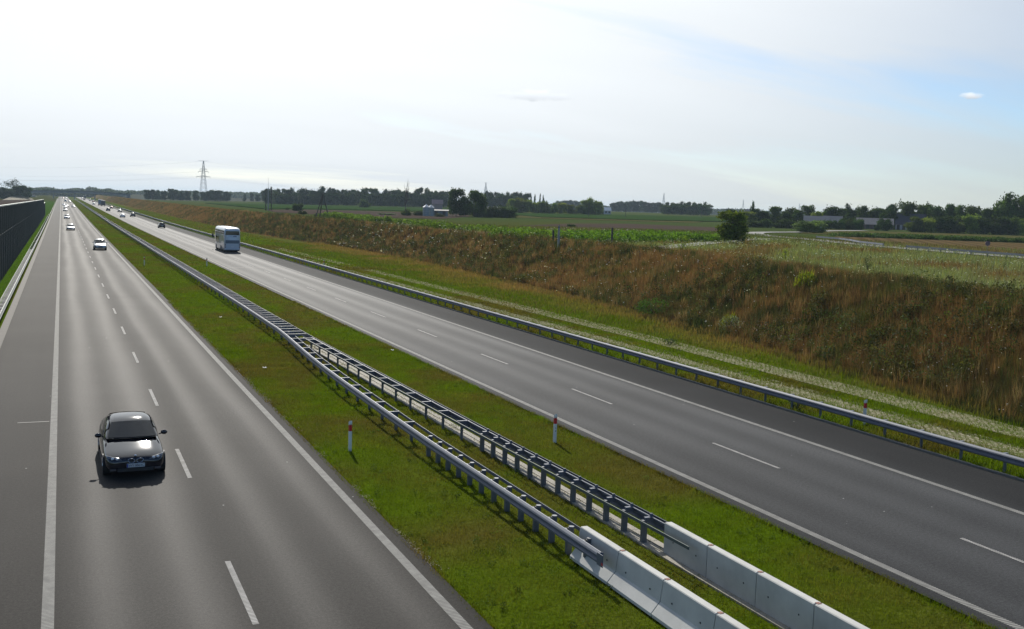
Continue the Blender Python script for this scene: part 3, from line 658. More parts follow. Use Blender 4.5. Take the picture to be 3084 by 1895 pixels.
def station_pt(S_, uu, vv):
    uu = min(max(uu, 0), len(S_) - 1.0001); i = int(uu); a = uu - i; vv = abs(vv); vv = min(vv, 3.9999); sgn = 1
    j = int(vv); b = vv - j
    def P(i, j): return Vector(S_[i][j])
    return (P(i, j) * (1 - a) + P(i + 1, j) * a) * (1 - b) + (P(i, j + 1) * (1 - a) + P(i + 1, j + 1) * a) * b
def cab(S_, uu, v):   # v in -4..4, 0 = centre line, +-4 = belt
    q = station_pt(S_, uu, 4 - abs(v)); return Vector((math.copysign(q.x, v) if v else 0, q.y, q.z))
def car_proto(paint_m, kind='sedan', fine=False, W=1.0, H=1.0, L=1.0):
    S_ = [list(q) for q in WS]; B = [list(q) for q in BODY]
    if kind in ('hatch', 'wagon', 'suv'):
        rear = {'hatch': 3.75, 'wagon': 4.35, 'suv': 4.25}[kind]
        S_[3] = [(x, 2.9, z) for x, y, z in S_[3]]; S_[4] = [(.84, rear, 1.0), (.73, rear - .12, 1.25), (.60, rear - .25, 1.42), (.34, rear - .2, 1.445), (0, rear - .18, 1.455)]
        S_[5] = [(.80, rear + .10, 1.0), (.78, rear + .13, 1.0), (.74, rear + .16, 1.0), (.40, rear + .2, 1.0), (0, rear + .22, 1.0)]
        end = rear + .32; B = [q for q in B if q[0] < end - .5] + [(end - .45, .905, .18, .74, .985), (end - .12, .88, .24, .74, .985), (end, .80, .3, .68, .93), (end + .03, .66, .36, .62, .86)]
    if kind == 'van':
        S_ = [[(x, y - .55 if i < 2 else (y if i < 4 else 4.9 + (i - 4) * .12), z + (.95 if False else 0) + (0 if j < 1 or i in (0, 5) else .55 * (j / 2 if j < 2 else 1))) for j, (x, y, z) in enumerate(q)] for i, q in enumerate(S_)]
        B = [q for q in B if q[0] < 4.1] + [(4.7, .92, .2, .74, 1.0), (5.05, .88, .28, .72, .98), (5.1, .7, .34, .64, .9)]
    sc = lambda q: (q[0] * W, q[1] * L, q[2] * H)
    t = bpy.data.objects.new('van' if kind == 'van' else 'car', None); COL.objects.link(t)
    m = MB(); rg = []
    for y, wd, zb, zs, zt_ in B:
        half = [(0, zb), (wd * .80, zb), (wd * .97, zb + .10), (wd, zs * .75), (wd * .985, zs), (wd * .90, zt_ - .02), (wd * .45, zt_ + .012), (0, zt_ + .02)]
        ring = [(x, y, z) for x, z in half] + [(-x, y, z) for x, z in half[-2:0:-1]]; rg.append([sc(q) for q in ring])
    m.rings(rg, cap=True); m.smooth = True; m.build('body', paint_m, t, sub=2)
    # greenhouse shell
    m = MB(); g = [[sc(cab(S_, i, v)) for v in range(-4, 5)] for i in range(6)]
    bs = len(m.v)
    for row in g: m.v += row
    for i in range(5):
        for j in range(8): q = bs + i * 9 + j; m.f.append((q, q + 1, q + 10, q + 9))
    m.smooth = True; m.build('roof', paint_m, t, sub=1)
    def panel(name, u0, u1, v0, v1, nu=6, nv=8, off=.012, taper=None, mat=M_glass):
        m = MB()
        for i in range(nu + 1):
            for j in range(nv + 1):
                a, b = i / nu, j / nv; uu = u0 + (u1 - u0) * a; v = v0 + (v1 - v0) * b
                if taper: uu, v = taper(uu, v, a, b)
                q = cab(S_, uu, v); e = .02
                d1 = cab(S_, min(uu + e, 4.999), v) - cab(S_, max(uu - e, 0), v); d2 = cab(S_, uu, v + e if abs(v + e) <= 4 else v) - cab(S_, uu, v - e if abs(v - e) <= 4 else v)
                n = d1.cross(d2); n = n.normalized() if n.length > 1e-9 else Vector((0, 0, 1))
                if n.dot(q - Vector((0, 3.0, .8))) < 0: n = -n
                m.v.append(sc(q + n * off))
        for i in range(nu):
            for j in range(nv): q = i * (nv + 1) + j; m.f.append((q, q + 1, q + nv + 2, q + nv + 1))
        m.smooth = True; return m.build(name, mat, t)
    panel('windscreen', .05, .90, -1.93, 1.93, 5, 12); panel('rear_window', 4.12, 4.88, -1.85, 1.85, 5, 10)
    for s in (-1, 1): panel('side_window', .62 if kind != 'van' else .62, 4.25 if kind != 'van' else 1.9, s * 2.35, s * 3.82, 14, 4, taper=lambda uu, v, a, b: (uu + (.35 * (1 - a) * abs(b) if a < .2 else 0), v))
    yf, yr = .82 * L, (3.75 if kind == 'sedan' else B[-1][0] - .9) * L
    for s in (-1, 1):
        for y in (yf, yr):
            o_ = MB(); o_.tube([(s * .70 * W, y, .325), (s * .922 * W, y, .325)], .325, 20); wh = o_.build('wheel', M_black, t)
            o_ = MB(); o_.tube([(s * .90 * W, y, .325), (s * .932 * W, y, .325)], .21, 16); o_.build('rim', M_chrome if fine else M_steel, wh)
        o_ = MB(); yy = 1.78 * L; o_.tube([(s * .84 * W, yy + .03, .97 * H), (s * .93 * W, yy, 1.0 * H)], .02, 6); o_.ell((s * 1.0 * W, yy, 1.03 * H), .105, .06, .075, 12, 8); o_.smooth = True; mi = o_.build('mirror', paint_m, t)
        o_ = MB(); o_.box(min(s * .91, s * 1.08) * W, max(s * .91, s * 1.08) * W, yy + .056, yy + .064, .985 * H, 1.075 * H); o_.build('mirror_glass', M_glass, mi)
        # headlamp: swept lens lying on the front corner
        o_ = MB(); o_.smooth = True
        for i in range(7):
            for j in range(4):
                a, b = i / 6, j / 3; x = .40 + .44 * a; y = .07 + .30 * a ** 2.2 + .08 * b; z = .575 + .03 * a + .085 * b * (1 - .45 * (1 - a))
                o_.v.append((s * x * W, y * L - .012, z * H))
        for i in range(6):
            for j in range(3): q = i * 4 + j; o_.f.append((q, q + 4, q + 5, q + 1))
        hl = o_.build('headlight', M_lamp if not fine else M_lampd, t); md = hl.modifiers.new('t', 'SOLIDIFY'); md.thickness = .05; md.offset = 0
        if fine:
            for xx, rr_ in ((.53, .042), (.66, .048)):
                o_ = MB(); yy_ = (.07 + .30 * ((xx - .40) / .44) ** 2.2 + .02) * L - .045; o_.ell((s * xx * W, yy_, .625 * H), rr_, .03, rr_, 12, 6); o_.smooth = True; o_.build('lamp_bulb', M_lamp, hl)
        ye = B[-1][0]
        o_ = MB()
        for i in range(4):
            for j in range(3):
                a, b = i / 3, j / 2; x = .52 + .24 * a; y = ye + .005 - .10 * a ** 2; z = (.70 if kind == 'sedan' else .72) + .16 * b; o_.v.append((s * x * W, y * L, z * H))
        for i in range(3):
            for j in range(2): q = i * 3 + j; o_.f.append((q, q + 3, q + 4, q + 1))
        tl = o_.build('tail_light', M_tail, t); md = tl.modifiers.new('t', 'SOLIDIFY'); md.thickness = .05; md.offset = 0
    o_ = MB(); o_.box(-.52 * W, .52 * W, -.005, .05, .24 * H, .34 * H); o_.build('air_intake', M_dark, t)
    if not fine:
        o_ = MB(); o_.box(-.30 * W, .30 * W, -.01, .04, .44 * H, .54 * H); o_.build('grille', M_dark, t)
        ye = B[-1][0] * L; o_ = MB(); o_.box(-.26, .26, ye - .03, ye + .03, .60 * H, .71 * H); o_.build('number_plate', M_white, t)
    return t
M_lampd = simple('dark_lamp_glass', (.10, .10, .11), .08, .3, .1, coat=1)
# --- near dark saloon
P_blk = simple('dark_blue_black_paint', (.006, .007, .013), .6, 0, .05, 1, coat=.9, spec=0)
for n_ in P_blk.node_tree.nodes:
    if n_.type == 'BSDF_PRINCIPLED': n_.inputs['Coat IOR'].default_value = 1.6; n_.inputs['Coat Weight'].default_value = 1.0
cb = car_proto(P_blk, 'sedan', True); cb.location = (2.02, 33.25, 0); cb.rotation_euler = (0, 0, R(.6))
props(cb, 'dark blue-black saloon car with sun glints, driving toward the camera in the foreground', 'car', 'cars and coach on the motorway')
for s in (-1, 1):   # twin kidney grilles
    o_ = MB(); pts = [(s * (.035 + .19 * (.5 - .5 * math.cos(a)) * (1.0 if math.sin(a) > 0 else .86)), -.035 + .03 * abs(math.cos(a)), .575 + .072 * math.sin(a)) for a in np.linspace(0, 2 * math.pi, 21)[:-1]]
    pts.append(pts[0]); o_.tube(pts, .0085, 6, cap=False); gk = o_.build('grille', M_chrome, cb)
    o_ = MB(); c = (s * .13, -.012, .575); b0 = len(o_.v); o_.v.append(c); o_.v += [(p_[0], p_[1] + .02, p_[2]) for p_ in pts[:-1]]
    for k in range(20): o_.f.append((0, 1 + k, 1 + (k + 1) % 20))
    o_.build('grille_slats', M_dark, gk)
o_ = MB(); o_.box(-.26, .26, -.075, -.04, .385, .495); pl = o_.build('number_plate', simple('plate_white', (.55, .58, .58), .4), cb)
o_ = MB(); o_.box(-.258, -.222, -.078, -.0755, .388, .492); o_.build('plate_band', simple('plate_blue', (.02, .03, .30), .4), pl)
cu = bpy.data.curves.new('plate_text', 'FONT'); cu.body = 'WY 8864C'; cu.size = .098; cu.align_x = 'CENTER'; cu.extrude = .001; cu.materials.append(M_black)
o_ = text_mesh('plate_text', cu); COL.objects.link(o_); o_.parent = pl; o_.location = (.015, -.077, .407); o_.rotation_euler = (R(90), 0, 0)
o_ = MB(); o_.ell((0, .11, .705), .042, .03, .03, 16, 6); o_.smooth = True; bd = o_.build('roundel', M_chrome, cb)
o_ = MB(); o_.ell((0, .104, .712), .03, .02, .025, 16, 6); o_.build('roundel_field', simple('roundel_blue', (.05, .12, .35), .3), bd)
for s in (-1, 1):
    o_ = MB(); o_.box(min(s * .56, s * .74), max(s * .56, s * .74), .03, .09, .27, .33); fl = o_.build('fog_lamp', M_lampd, cb)
o_ = MB(); o_.tube([(-.55, 1.37, .99), (.10, 1.32, 1.012), (.12, 1.32, 1.012)], .012, 5); o_.tube([(.0, 1.32, 1.0), (.62, 1.36, .99)], .012, 5); o_.build('wiper', M_black, cb)
o_ = MB(); o_.box(-.92, .92, 1.0, 4.2, .12, .2); o_.build('underbody', M_black, cb)
# --- other cars
PAL = dict(silver=paint('silver_paint', (.42, .43, .44), .6, .28), white=paint('white_paint', (.72, .72, .70), 0, .3), dark=paint('charcoal_paint', (.03, .032, .036), .4, .25), green=paint('dark_green_paint', (.02, .05, .045), .4, .25), red=paint('dark_red_paint', (.16, .02, .02), .3, .28), grey=paint('grey_paint', (.14, .15, .16), .5, .28), black=P_blk)
used = {}
def car(kind, colr, x, y, toward, label):
    key = (kind, colr)
    if key not in used: used[key] = o = car_proto(PAL[colr], kind, False, *{'suv': (1.02, 1.13, 1), 'hatch': (.95, 1.0, 1), 'wagon': (1, 1.03, 1), 'sedan': (.98, .98, 1), 'van': (1.05, 1.0, 1)}[kind])
    else: o = dup_tree(used[key])
    o.location = (x, y, float(zr(y)) + .005); o.rotation_euler = (0, 0, 0 if toward else math.pi)
    props(o, label, 'car' if kind != 'van' else 'van', 'cars and coach on the motorway')
car('suv', 'silver', 5.5, 173.5, True, 'silver off-road car in the fast lane, next behind the near dark saloon')
car('sedan', 'silver', 1.95, 264, True, 'silver saloon in the slow lane, next behind the silver off-road car')
car('hatch', 'white', 1.62, 372, True, 'white hatchback in the slow lane, second behind the off-road car')
car('sedan', 'grey', 1.6, 506, True, 'grey saloon following the white hatchback at some distance')
car('sedan', 'silver', 2.0, 605, True, 'silver car leading the tight bunch on the left carriageway')
car('wagon', 'white', 2.9, 651, True, 'white estate car drifting right within the bunch on the left carriageway')
car('sedan', 'white', 1.35, 693, True, 'white car at the back left of the bunch on the left carriageway')
car('sedan', 'grey', 6.1, 627, True, 'lone grey car in the fast lane beside the bunch')
car('hatch', 'green', 5.8, 867, True, 'dark green car in the fast lane beside the white van')
car('van', 'white', 3.2, 918, True, 'large white van far down the left carriageway')
car('sedan', 'white', 5.4, 1290, True, 'tiny white car in the fast lane beyond the overpass')
car('sedan', 'red', 1.7, 1270, True, 'tiny red car in the slow lane beyond the overpass')
car('hatch', 'black', 25.1, 302, False, 'black hatchback driving away in the right lane ahead of the coach')
car('wagon', 'dark', 25.4, 433, False, 'dark estate car driving away, first beyond the black hatchback')
car('sedan', 'white', 20.95, 418, False, 'bright white-roofed saloon overtaking in the left lane of the right carriageway')
car('sedan', 'dark', 25.0, 523, False, 'dark saloon beyond the bright white-roofed one')
car('suv', 'dark', 20.7, 542, False, 'dark off-road car in the passing lane in front of the dark lorry')
car('sedan', 'red', 25.4, 620, False, 'dark red car right beside the dark off-road car')
car('sedan', 'silver', 20.7, 784, False, 'silver car in the passing lane beyond the box lorry')
car('hatch', 'red', 24.4, 936, False, 'small dark red car beyond the silver one')
car('sedan', 'green', 24.8, 1067, False, 'tiny dark green car near the overpass')
car('hatch', 'dark', 21.2, 1135, False, 'tiny dark car in the passing lane near the overpass')
car('sedan', 'silver', 22.4, 1320, False, 'tiny silver car just beyond the overpass')
def lorry(x, y, Wd, Ht, colr, label):
    t = thing('lorry', label, 'lorry', (x, y, float(zr(y))), 0, 'lorries on the right carriageway')
    m = MB(); m.box(-Wd / 2, Wd / 2, 0, 8.2, 1.0, Ht); m.build('cargo_box', colr, t)
    m = MB(); m.box(-Wd / 2 + .02, Wd / 2 - .02, -.012, .0, 1.05, Ht - .1); m.build('rear_door', colr, t)
    m = MB(); m.box(-Wd / 2, Wd / 2, -.05, 8.2, Ht, Ht + .08); m.build('roof_edge', M_white, t)
    m = MB(); m.box(-Wd / 2 + .1, Wd / 2 - .1, 8.5, 10.4, .6, Ht - .6); m.build('cab', PAL['white'], t)
    m = MB(); m.box(-Wd / 2 + .15, Wd / 2 - .15, .1, 10.2, .55, .98); m.build('chassis', M_dark, t)
    m = MB(); m.box(-Wd / 2, Wd / 2, -.06, .06, .45, .65); m.build('bumper', M_dark, t)
    for s in (-1, 1):
        for yy in (1.4, 2.7, 9.2): m = MB(); m.tube([(s * (Wd / 2 - .32), yy, .5), (s * (Wd / 2 - .02), yy, .5)], .5, 14); m.build('wheel', M_black, t)
        m = MB(); m.box(min(s * .75, s * 1.1), max(s * .75, s * 1.1), -.08, -.061, .66, .84); m.build('tail_light', M_tail, t)
lorry(24.6, 715, 2.45, 3.5, simple('tarpaulin_dark', (.05, .05, .06), .6), 'dark lorry driving away behind the dark off-road car')
lorry(23.9, 744, 2.5, 3.9, simple('tarpaulin_bluegrey', (.16, .21, .25), .6), 'blue-grey box lorry with a white top edge')
lorry(24.9, 1300, 2.5, 3.6, bpy.data.materials['tarpaulin_dark'], 'wide dark lorry under the overpass on the right carriageway')
# --- coach
cw = paint('coach_white', (.62, .65, .66), 0, .3); ct = thing('coach', 'tall white touring coach seen from behind in the right lane', 'coach', (25.35, 172.6, 0), 0, 'cars and coach on the motorway')
m = MB(); rg = []
for y, wd, zb, ht in ((-.0, 1.16, .42, 3.62), (.10, 1.23, .36, 3.80), (.45, 1.25, .32, 3.93), (1.2, 1.25, .30, 4.0), (6, 1.25, .30, 4.0), (10.8, 1.25, .30, 3.98), (11.6, 1.22, .32, 3.80), (12.0, 1.1, .45, 3.4)):
    half = [(0, zb), (wd - .06, zb), (wd, zb + .08), (wd, 1.6), (wd, 2.7), (wd * .985, ht - .55), (wd * .95, ht - .26), (wd * .85, ht - .09), (wd * .66, ht - .015), (0, ht + .02)]
    rg.append([(x, y, z) for x, z in half] + [(-x, y, z) for x, z in half[-2:0:-1]])
m.rings(rg, cap=True); m.smooth = True; cbd = m.build('body', cw, ct); md = cbd.modifiers.new('e', 'EDGE_SPLIT'); md.split_angle = R(38)
m = MB(); m.hexa([(-1.10, -.03, 2.78), (1.10, -.03, 2.78), (1.10, .05, 2.78), (-1.10, .05, 2.78), (-1.05, -.015, 3.42), (1.05, -.015, 3.42), (1.05, .08, 3.42), (-1.05, .08, 3.42)]); m.build('rear_window', M_glass, ct)
m = MB(); m.box(-1.10, 1.10, -.02, .03, 1.42, 1.95); m.build('engine_grille', simple('grille_bluegrey', (.14, .17, .19), .5), ct)
m = MB(); m.box(-.95, .95, -.012, .02, .45, 1.36); m.build('engine_hatch', cw, ct)
for s in (-1, 1):
    for z in (.80, 1.03, 1.26): m = MB(); m.ell((s * 1.10, -.01, z), .075, .03, .085, 10, 6); m.smooth = True; m.build('tail_light', simple('dark_tail', (.12, .01, .02), .3) if 'dark_tail' not in bpy.data.materials else bpy.data.materials['dark_tail'], ct)
    for k in range(5):
        m = MB(); y0 = .9 + k * 1.95; m.box(min(s * 1.236, s * 1.262), max(s * 1.236, s * 1.262), y0, y0 + 1.85, 2.86, 3.40); m.build('side_window', M_glass, ct)
    m = MB(); m.box(min(s * 1.251, s * 1.258), max(s * 1.251, s * 1.258), 6.4, 10.6, 1.35, 2.35); m.build('lower_window', simple('olive_glass', (.05, .055, .03), .12), ct)
    for yy in (3.0, 4.3, 9.6):
        m = MB(); m.tube([(s * .95, yy, .5), (s * 1.262, yy, .5)], .5, 20); wh = m.build('wheel', M_black, ct); m = MB(); m.tube([(s * 1.2, yy, .5), (s * 1.272, yy, .5)], .27, 14); m.build('rim', M_steel, wh)
    m = MB(); m.tube([(s * 1.15, 11.7, 3.0), (s * 1.5, 11.9, 2.9), (s * 1.55, 11.9, 2.6)], .04, 6); m.box(s * 1.55 - .13, s * 1.55 + .13, 11.8, 12.0, 1.95, 2.6); m.build('mirror', M_black, ct)
m = MB()   # row of lettering strokes below the window (too small to read in the photograph)
xx = -.62
for k, wd_ in enumerate((.10, .08, .10, .06, .09, .10)):
    m.box(xx, xx + .025, -.006, .0005, 2.44, 2.60); m.box(xx + .03, xx + wd_, -.006, .0005, 2.50 + .05 * (k % 3 == 0), 2.53 + .05 * (k % 3 == 0)); xx += wd_ + .035
m.build('lettering', simple('letter_blue', (.10, .22, .30), .4), ct)
m = MB(); xx = .12
for k in range(6): m.box(xx, xx + .075, -.006, .0005, 2.45 + .03 * (k % 2), 2.61); xx += .095
m.build('lettering', simple('letter_navy', (.015, .02, .10), .4), ct)
m = MB(); m.box(-.26, .26, -.03, -.013, .80, .92); m.build('number_plate', M_white, ct)
m = MB(); m.box(-1.15, 1.15, .3, 11.5, .2, .34); m.build('underbody', M_black, ct)
m = MB(); m.box(-1.1, 1.1, -.04, .06, .30, .42); m.build('bumper', M_steel_d, ct)
m = MB()
m.quad((-1.2545, 5.4, 2.80), (-1.2545, 10.9, 2.80), (-1.2545, 9.2, 1.2), (-1.2545, 4.2, 1.3)); m.build('side_mural', simple('mural_grey_green', (.30, .32, .27), .4, 0, .5, 1.2), ct)
# ================================================================= GRASSES AND HERBS
def blades(name, P, h, wd, col, mat, lean=.35, **k):
    n = len(P); a = rng.uniform(0, 2 * math.pi, n); dx, dy = np.cos(a), np.sin(a); l = rng.uniform(0, lean, n) * h; b = rng.uniform(0, 2 * math.pi, n)
    V = np.empty((n, 3, 3)); V[:, 0] = P + np.stack([-dx * wd, -dy * wd, 0 * h - .02], 1); V[:, 1] = P + np.stack([dx * wd, dy * wd, 0 * h - .02], 1)
    V[:, 2] = P + np.stack([np.cos(b) * l, np.sin(b) * l, h], 1)
    C = np.repeat(col[:, None, :], 3, 1)
    return npmesh(name, V.reshape(-1, 3), np.arange(n * 3).reshape(n, 3), mat, col=C.reshape(-1, 3), **k)
def leaves(C, s, col, flat=0.0):
    n = len(C); a = rng.normal(size=(n, 3)); a[:, 2] *= (1 - flat); a /= np.linalg.norm(a, axis=1)[:, None]; b = rng.normal(size=(n, 3)); b[:, 2] *= (1 - flat); b -= (a * b).sum(1)[:, None] * a; b /= np.linalg.norm(b, axis=1)[:, None] + 1e-9
    s = np.broadcast_to(s, (n,))[:, None]; V = np.stack([C - a * s, C - b * s * .5, C + a * s, C + b * s * .5], 1)
    return V.reshape(-1, 3), np.arange(n * 4).reshape(n, 4), np.repeat(col, 4, 0)
def scatter(n, x0, x1, y0, y1, pw=1.0):
    """random points, denser toward y0"""
    t = rng.uniform(0, 1, n) ** pw; return rng.uniform(x0, x1, n), y0 + (y1 - y0) * t
def jit(c, s): return c * (1 + rng.normal(0, s, (len(c), 1))) * (1 + rng.normal(0, s * .3, c.shape))
def lawn(name, n, x0, x1, y0, y1, h0, h1, w, pw=1.6, label_kind='stuff', tint=(1, 1, 1)):
    x, y = scatter(n, x0, x1, y0, y1, pw)
    dist = np.hypot(x, y); nn = fbm(x, y, 6, 1); n2 = fbm(x, y, .8, 12)
    n2 = np.clip(.5 + 1.35 * (.6 * n2 + .4 * fbm(x, y, 2.4, 14) - .5), 0.02, 1)
    keep = rng.uniform(0, 1, n) < .35 + 1.1 * n2; x, y, dist, nn, n2 = x[keep], y[keep], dist[keep], nn[keep], n2[keep]
    c = mixv(LAWN * 1.25, LAWN2 * 1.2, np.clip((.6 * nn + .4 * fbm(x, y, 1.7, 70) - .42) * 4.5, 0, 1)); c = c * (0.55 + .9 * n2)[:, None] * np.array(tint)
    h = rng.uniform(h0, h1, len(x)) * (.7 + .7 * n2); z = gz(x, y)
    return blades(name, np.column_stack([x, y, z]), h, w * np.clip(dist / 30, .8, 6) * rng.uniform(.7, 1.3, len(x)), jit(c, .16), M_grass, .8, kind=label_kind)
lawn('grass', 200000, 8.15, 18.36, 14, 60, .04, .10, .010)
lawn('grass', 9000, 7.98, 8.2, 14, 90, .03, .09, .010, 1.4, tint=(1.1, .9, .9)); lawn('grass', 9000, 18.28, 18.5, 14, 90, .03, .09, .010, 1.4)
# pale sandy crumbs along the ragged asphalt edge
n = 5000; y = 15 + 90 * rng.uniform(0, 1, n) ** 1.5; x = 8.10 + np.abs(rng.normal(0, .10, n)); k_ = fbm(x * 3, y, 1.5, 61) > .52; x, y = x[k_], y[k_]
Vv, Ff, Cc = leaves(np.column_stack([x, y, gz(x, y) + .035]), .02 * rng.uniform(.5, 1.6, len(x)), jit(np.tile([.26, .24, .19], (len(x), 1)), .2), .9); npmesh('gravel', Vv, Ff, M_herb, col=Cc, kind='stuff')
lawn('grass', 70000, 8.15, 18.36, 60, 260, .05, .12, .011, 1.8); lawn('grass', 40000, 8.2, 18.3, 260, 1150, .06, .16, .02, 1.5)
lawn('grass', 30000, 29.98, 42, 130, 600, .08, .26, .02, 1.5)
lawn('grass', 60000, 29.98, 32.6, 20, 130, .08, .26, .013, 1.7, tint=(1.0, 1.0, 1.0))
lawn('grass', 45000, 33.8, 35.2, 20, 130, .06, .16, .013, 1.7, tint=(1.1, 1.1, 1))
lawn('grass', 34000, 32.2, 37, 20, 140, .05, .14, .013, 1.7)
n = 1500; x = rng.uniform(8.3, 18.2, n); y = 15 + 150 * rng.uniform(0, 1, n) ** 1.5; k_ = fbm(x, y, 3.5, 91) > .5; x, y = x[k_], y[k_]; n = len(x)
def clump_leaves(C, rad, hgt, nl, s, col):
    n = len(C); rep = np.repeat(np.arange(n), nl); q = rng.normal(size=(len(rep), 3)); q /= np.linalg.norm(q, axis=1)[:, None]; q *= rng.uniform(.3, 1, (len(rep), 1)) ** .5
    P = C[rep] + q * np.stack([rad[rep], rad[rep], hgt[rep]], 1) * .5 + np.stack([0 * rep, 0 * rep, hgt[rep] * .5], 1); P[:, 2] = np.maximum(P[:, 2], C[rep, 2])
    return leaves(P, s * (.6 + .8 * rng.uniform(0, 1, len(rep))), col[rep] * (.75 + .5 * rng.uniform(0, 1, len(rep)))[:, None])
Vv, Ff, Cc = clump_leaves(np.column_stack([x, y, gz(x, y)]), rng.uniform(.15, .5, n), rng.uniform(.06, .22, n), 40, .022, np.tile([.07, .11, .015], (n, 1)) * rng.uniform(.45, 1.5, (n, 1))); npmesh('weeds', Vv, Ff, M_herb, col=Cc, kind='stuff')
# verge between the track and the slope, and the grass foot
x = rng.uniform(36.6, 52, 90000); y = 18 + 190 * rng.uniform(0, 1, 90000) ** 1.8; k_ = x < foot(y) + .5; x, y = x[k_], y[k_]
t_ = np.clip((x - 36.6) / (foot(y) - 36.6), 0, 1); d_ = np.hypot(x, y)
cdry = mixv(LAWN * 1.05, np.array([.17, .115, .045]), np.clip(t_ * 1.3 - .35 + (fbm(x, y, 5, 30) - .5) * 1.6, 0, 1))
blades('grass', np.column_stack([x, y, gz(x, y)]), rng.uniform(.08, .22, len(x)) + .35 * t_ * rng.uniform(.3, 1, len(x)), .012 * np.clip(d_ / 30, 1, 6), jit(cdry, .2), M_grass, .5, kind='stuff')
# left verge between guard rail and noise barrier
x, y = scatter(40000, -5.38, -4.45, 80, 420, 1.5); blades('grass', np.column_stack([x, y, gz(x, y)]), rng.uniform(.1, .25, len(x)), .03 * np.clip(y / 60, 1, 6), jit(np.tile([.075, .15, .02], (len(x), 1)), .15), M_grass, .6, kind='stuff')
# slope: tall dry grass
def slope_pts(n, y0, y1, pw, lo=-.12, hi=1.25):
    y = y0 + (y1 - y0) * rng.uniform(0, 1, n) ** pw; t = rng.uniform(lo, hi, n); x = foot(y) + (crest(y) - foot(y)) * t; return x, y, t
def bank_blades(n, y0, y1, pw, hs, w):
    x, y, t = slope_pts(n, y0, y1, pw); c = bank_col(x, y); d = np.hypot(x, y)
    kind = fbm(x, y, 2.2, 20); c = np.where((kind > .6)[:, None], c * np.array([.55, .8, .7]), c * np.array([1.25, 1.15, 1.1]))
    h = hs * rng.uniform(.45, 1.15, n) * (.6 + .7 * fbm(x, y, 3, 21)) * np.where(t < 0, .5, 1)
    return blades('dry_grass', np.column_stack([x, y, gz(x, y) + (fbm(x, y, 5, 4) - .5) * .35 * (t > 0) - .03]), h, w * np.clip(d / 50, 1, 8), jit(c, .28), M_dry, .35, kind='stuff')
# coarse stalks and tussocks standing out of the dry grass
def tussocks(nc, per, y0, y1, pw, h0, h1, wd, pal):
    x, y, t = slope_pts(nc, y0, y1, pw, -.02, 1.12); ci = rng.integers(0, len(pal), nc); rad = rng.uniform(.1, .45, nc); hh = rng.uniform(h0, h1, nc); rp = np.repeat(np.arange(nc), per)
    a = rng.uniform(0, 6.28, len(rp)); q = rad[rp] * rng.uniform(0, 1, len(rp)) ** .5; X_ = x[rp] + np.cos(a) * q; Y_ = y[rp] + np.sin(a) * q
    c = np.array(pal)[ci][rp]; d = np.hypot(X_, Y_)
    blades('dry_grass', np.column_stack([X_, Y_, gz(X_, Y_)]), hh[rp] * rng.uniform(.6, 1.1, len(rp)), wd * np.clip(d / 60, .8, 4), jit(c, .22), M_dry, .45, kind='stuff')
tussocks(1500, 26, 24, 120, 1.2, .7, 1.25, .016, [(.24, .17, .07), (.19, .12, .045), (.08, .05, .025), (.075, .095, .025), (.055, .075, .02), (.21, .13, .05)])
tussocks(1300, 22, 120, 360, 1.3, .7, 1.3, .016, [(.24, .17, .07), (.19, .12, .045), (.08, .055, .025), (.075, .095, .025)])
bank_blades(190000, 22, 110, 1.25, .85, .012); bank_blades(80000, 110, 420, 1.5, .75, .012); bank_blades(30000, 420, 1150, 1.4, .8, .011)
# meadow behind the crest, with pale flower heads
n = 90000; y = 30 + 200 * rng.uniform(0, 1, n) ** 1.1; x = crest(y) + 95 * rng.uniform(0, 1, n) ** 1.5; c = ground_col(x, y) * 1.15; d = np.hypot(x, y)
blades('meadow_grass', np.column_stack([x, y, gz(x, y)]), rng.uniform(.2, .7, n), .014 * np.clip(d / 50, 1, 6), jit(c, .25), M_grass, .5, kind='stuff')
# flower heads (white umbels) in drifts
def umbels(n, gen, s, name, colr, hh):
    x, y = gen(n); m_ = fbm(x, y, 6, 40) > .52; x, y = x[m_], y[m_]; d = np.hypot(x, y); z = gz(x, y) + hh * rng.uniform(.6, 1.25, len(x)); s_ = s * rng.uniform(.6, 1.3, len(x)) * np.clip(d / 60, .8, 4)
    Vv, Ff, Cc = leaves(np.column_stack([x, y, z]), s_, jit(np.tile(colr, (len(x), 1)), .1), .75); npmesh(name, Vv, Ff, M_herb, col=Cc, kind='stuff')
def g1(n): x, y, t = slope_pts(n, 24, 200, 1.2, -.15, 1.2); return x, y
def g2(n): y = 40 + 160 * rng.uniform(0, 1, n) ** 1.1; return crest(y) + 60 * rng.uniform(0, 1, n) ** 1.3, y
umbels(2300, g1, .05, 'wildflowers', (.50, .49, .45), .95); umbels(9000, g2, .05, 'wildflowers', (.34, .38, .29), .55)
# herb clumps on the slope: many small leaf clouds as ground cover
def clump_leaves(C, rad, hgt, nl, s, col):
    n = len(C); rep = np.repeat(np.arange(n), nl); q = rng.normal(size=(len(rep), 3)); q /= np.linalg.norm(q, axis=1)[:, None]; q *= rng.uniform(.3, 1, (len(rep), 1)) ** .5
    P = C[rep] + q * np.stack([rad[rep], rad[rep], hgt[rep]], 1) * .5 + np.stack([0 * rep, 0 * rep, hgt[rep] * .5], 1); P[:, 2] = np.maximum(P[:, 2], C[rep, 2])
    tone = .75 + .5 * (q[:, 2] * .0 + rng.uniform(0, 1, len(rep))); return leaves(P, s * (.6 + .8 * rng.uniform(0, 1, len(rep))), col[rep] * tone[:, None])
x, y, t = slope_pts(3600, 24, 300, 1.25, 0, 1.12); k_ = fbm(x, y, 7, 3) > .44; x, y = x[k_], y[k_]; n = len(x); d = np.hypot(x, y)
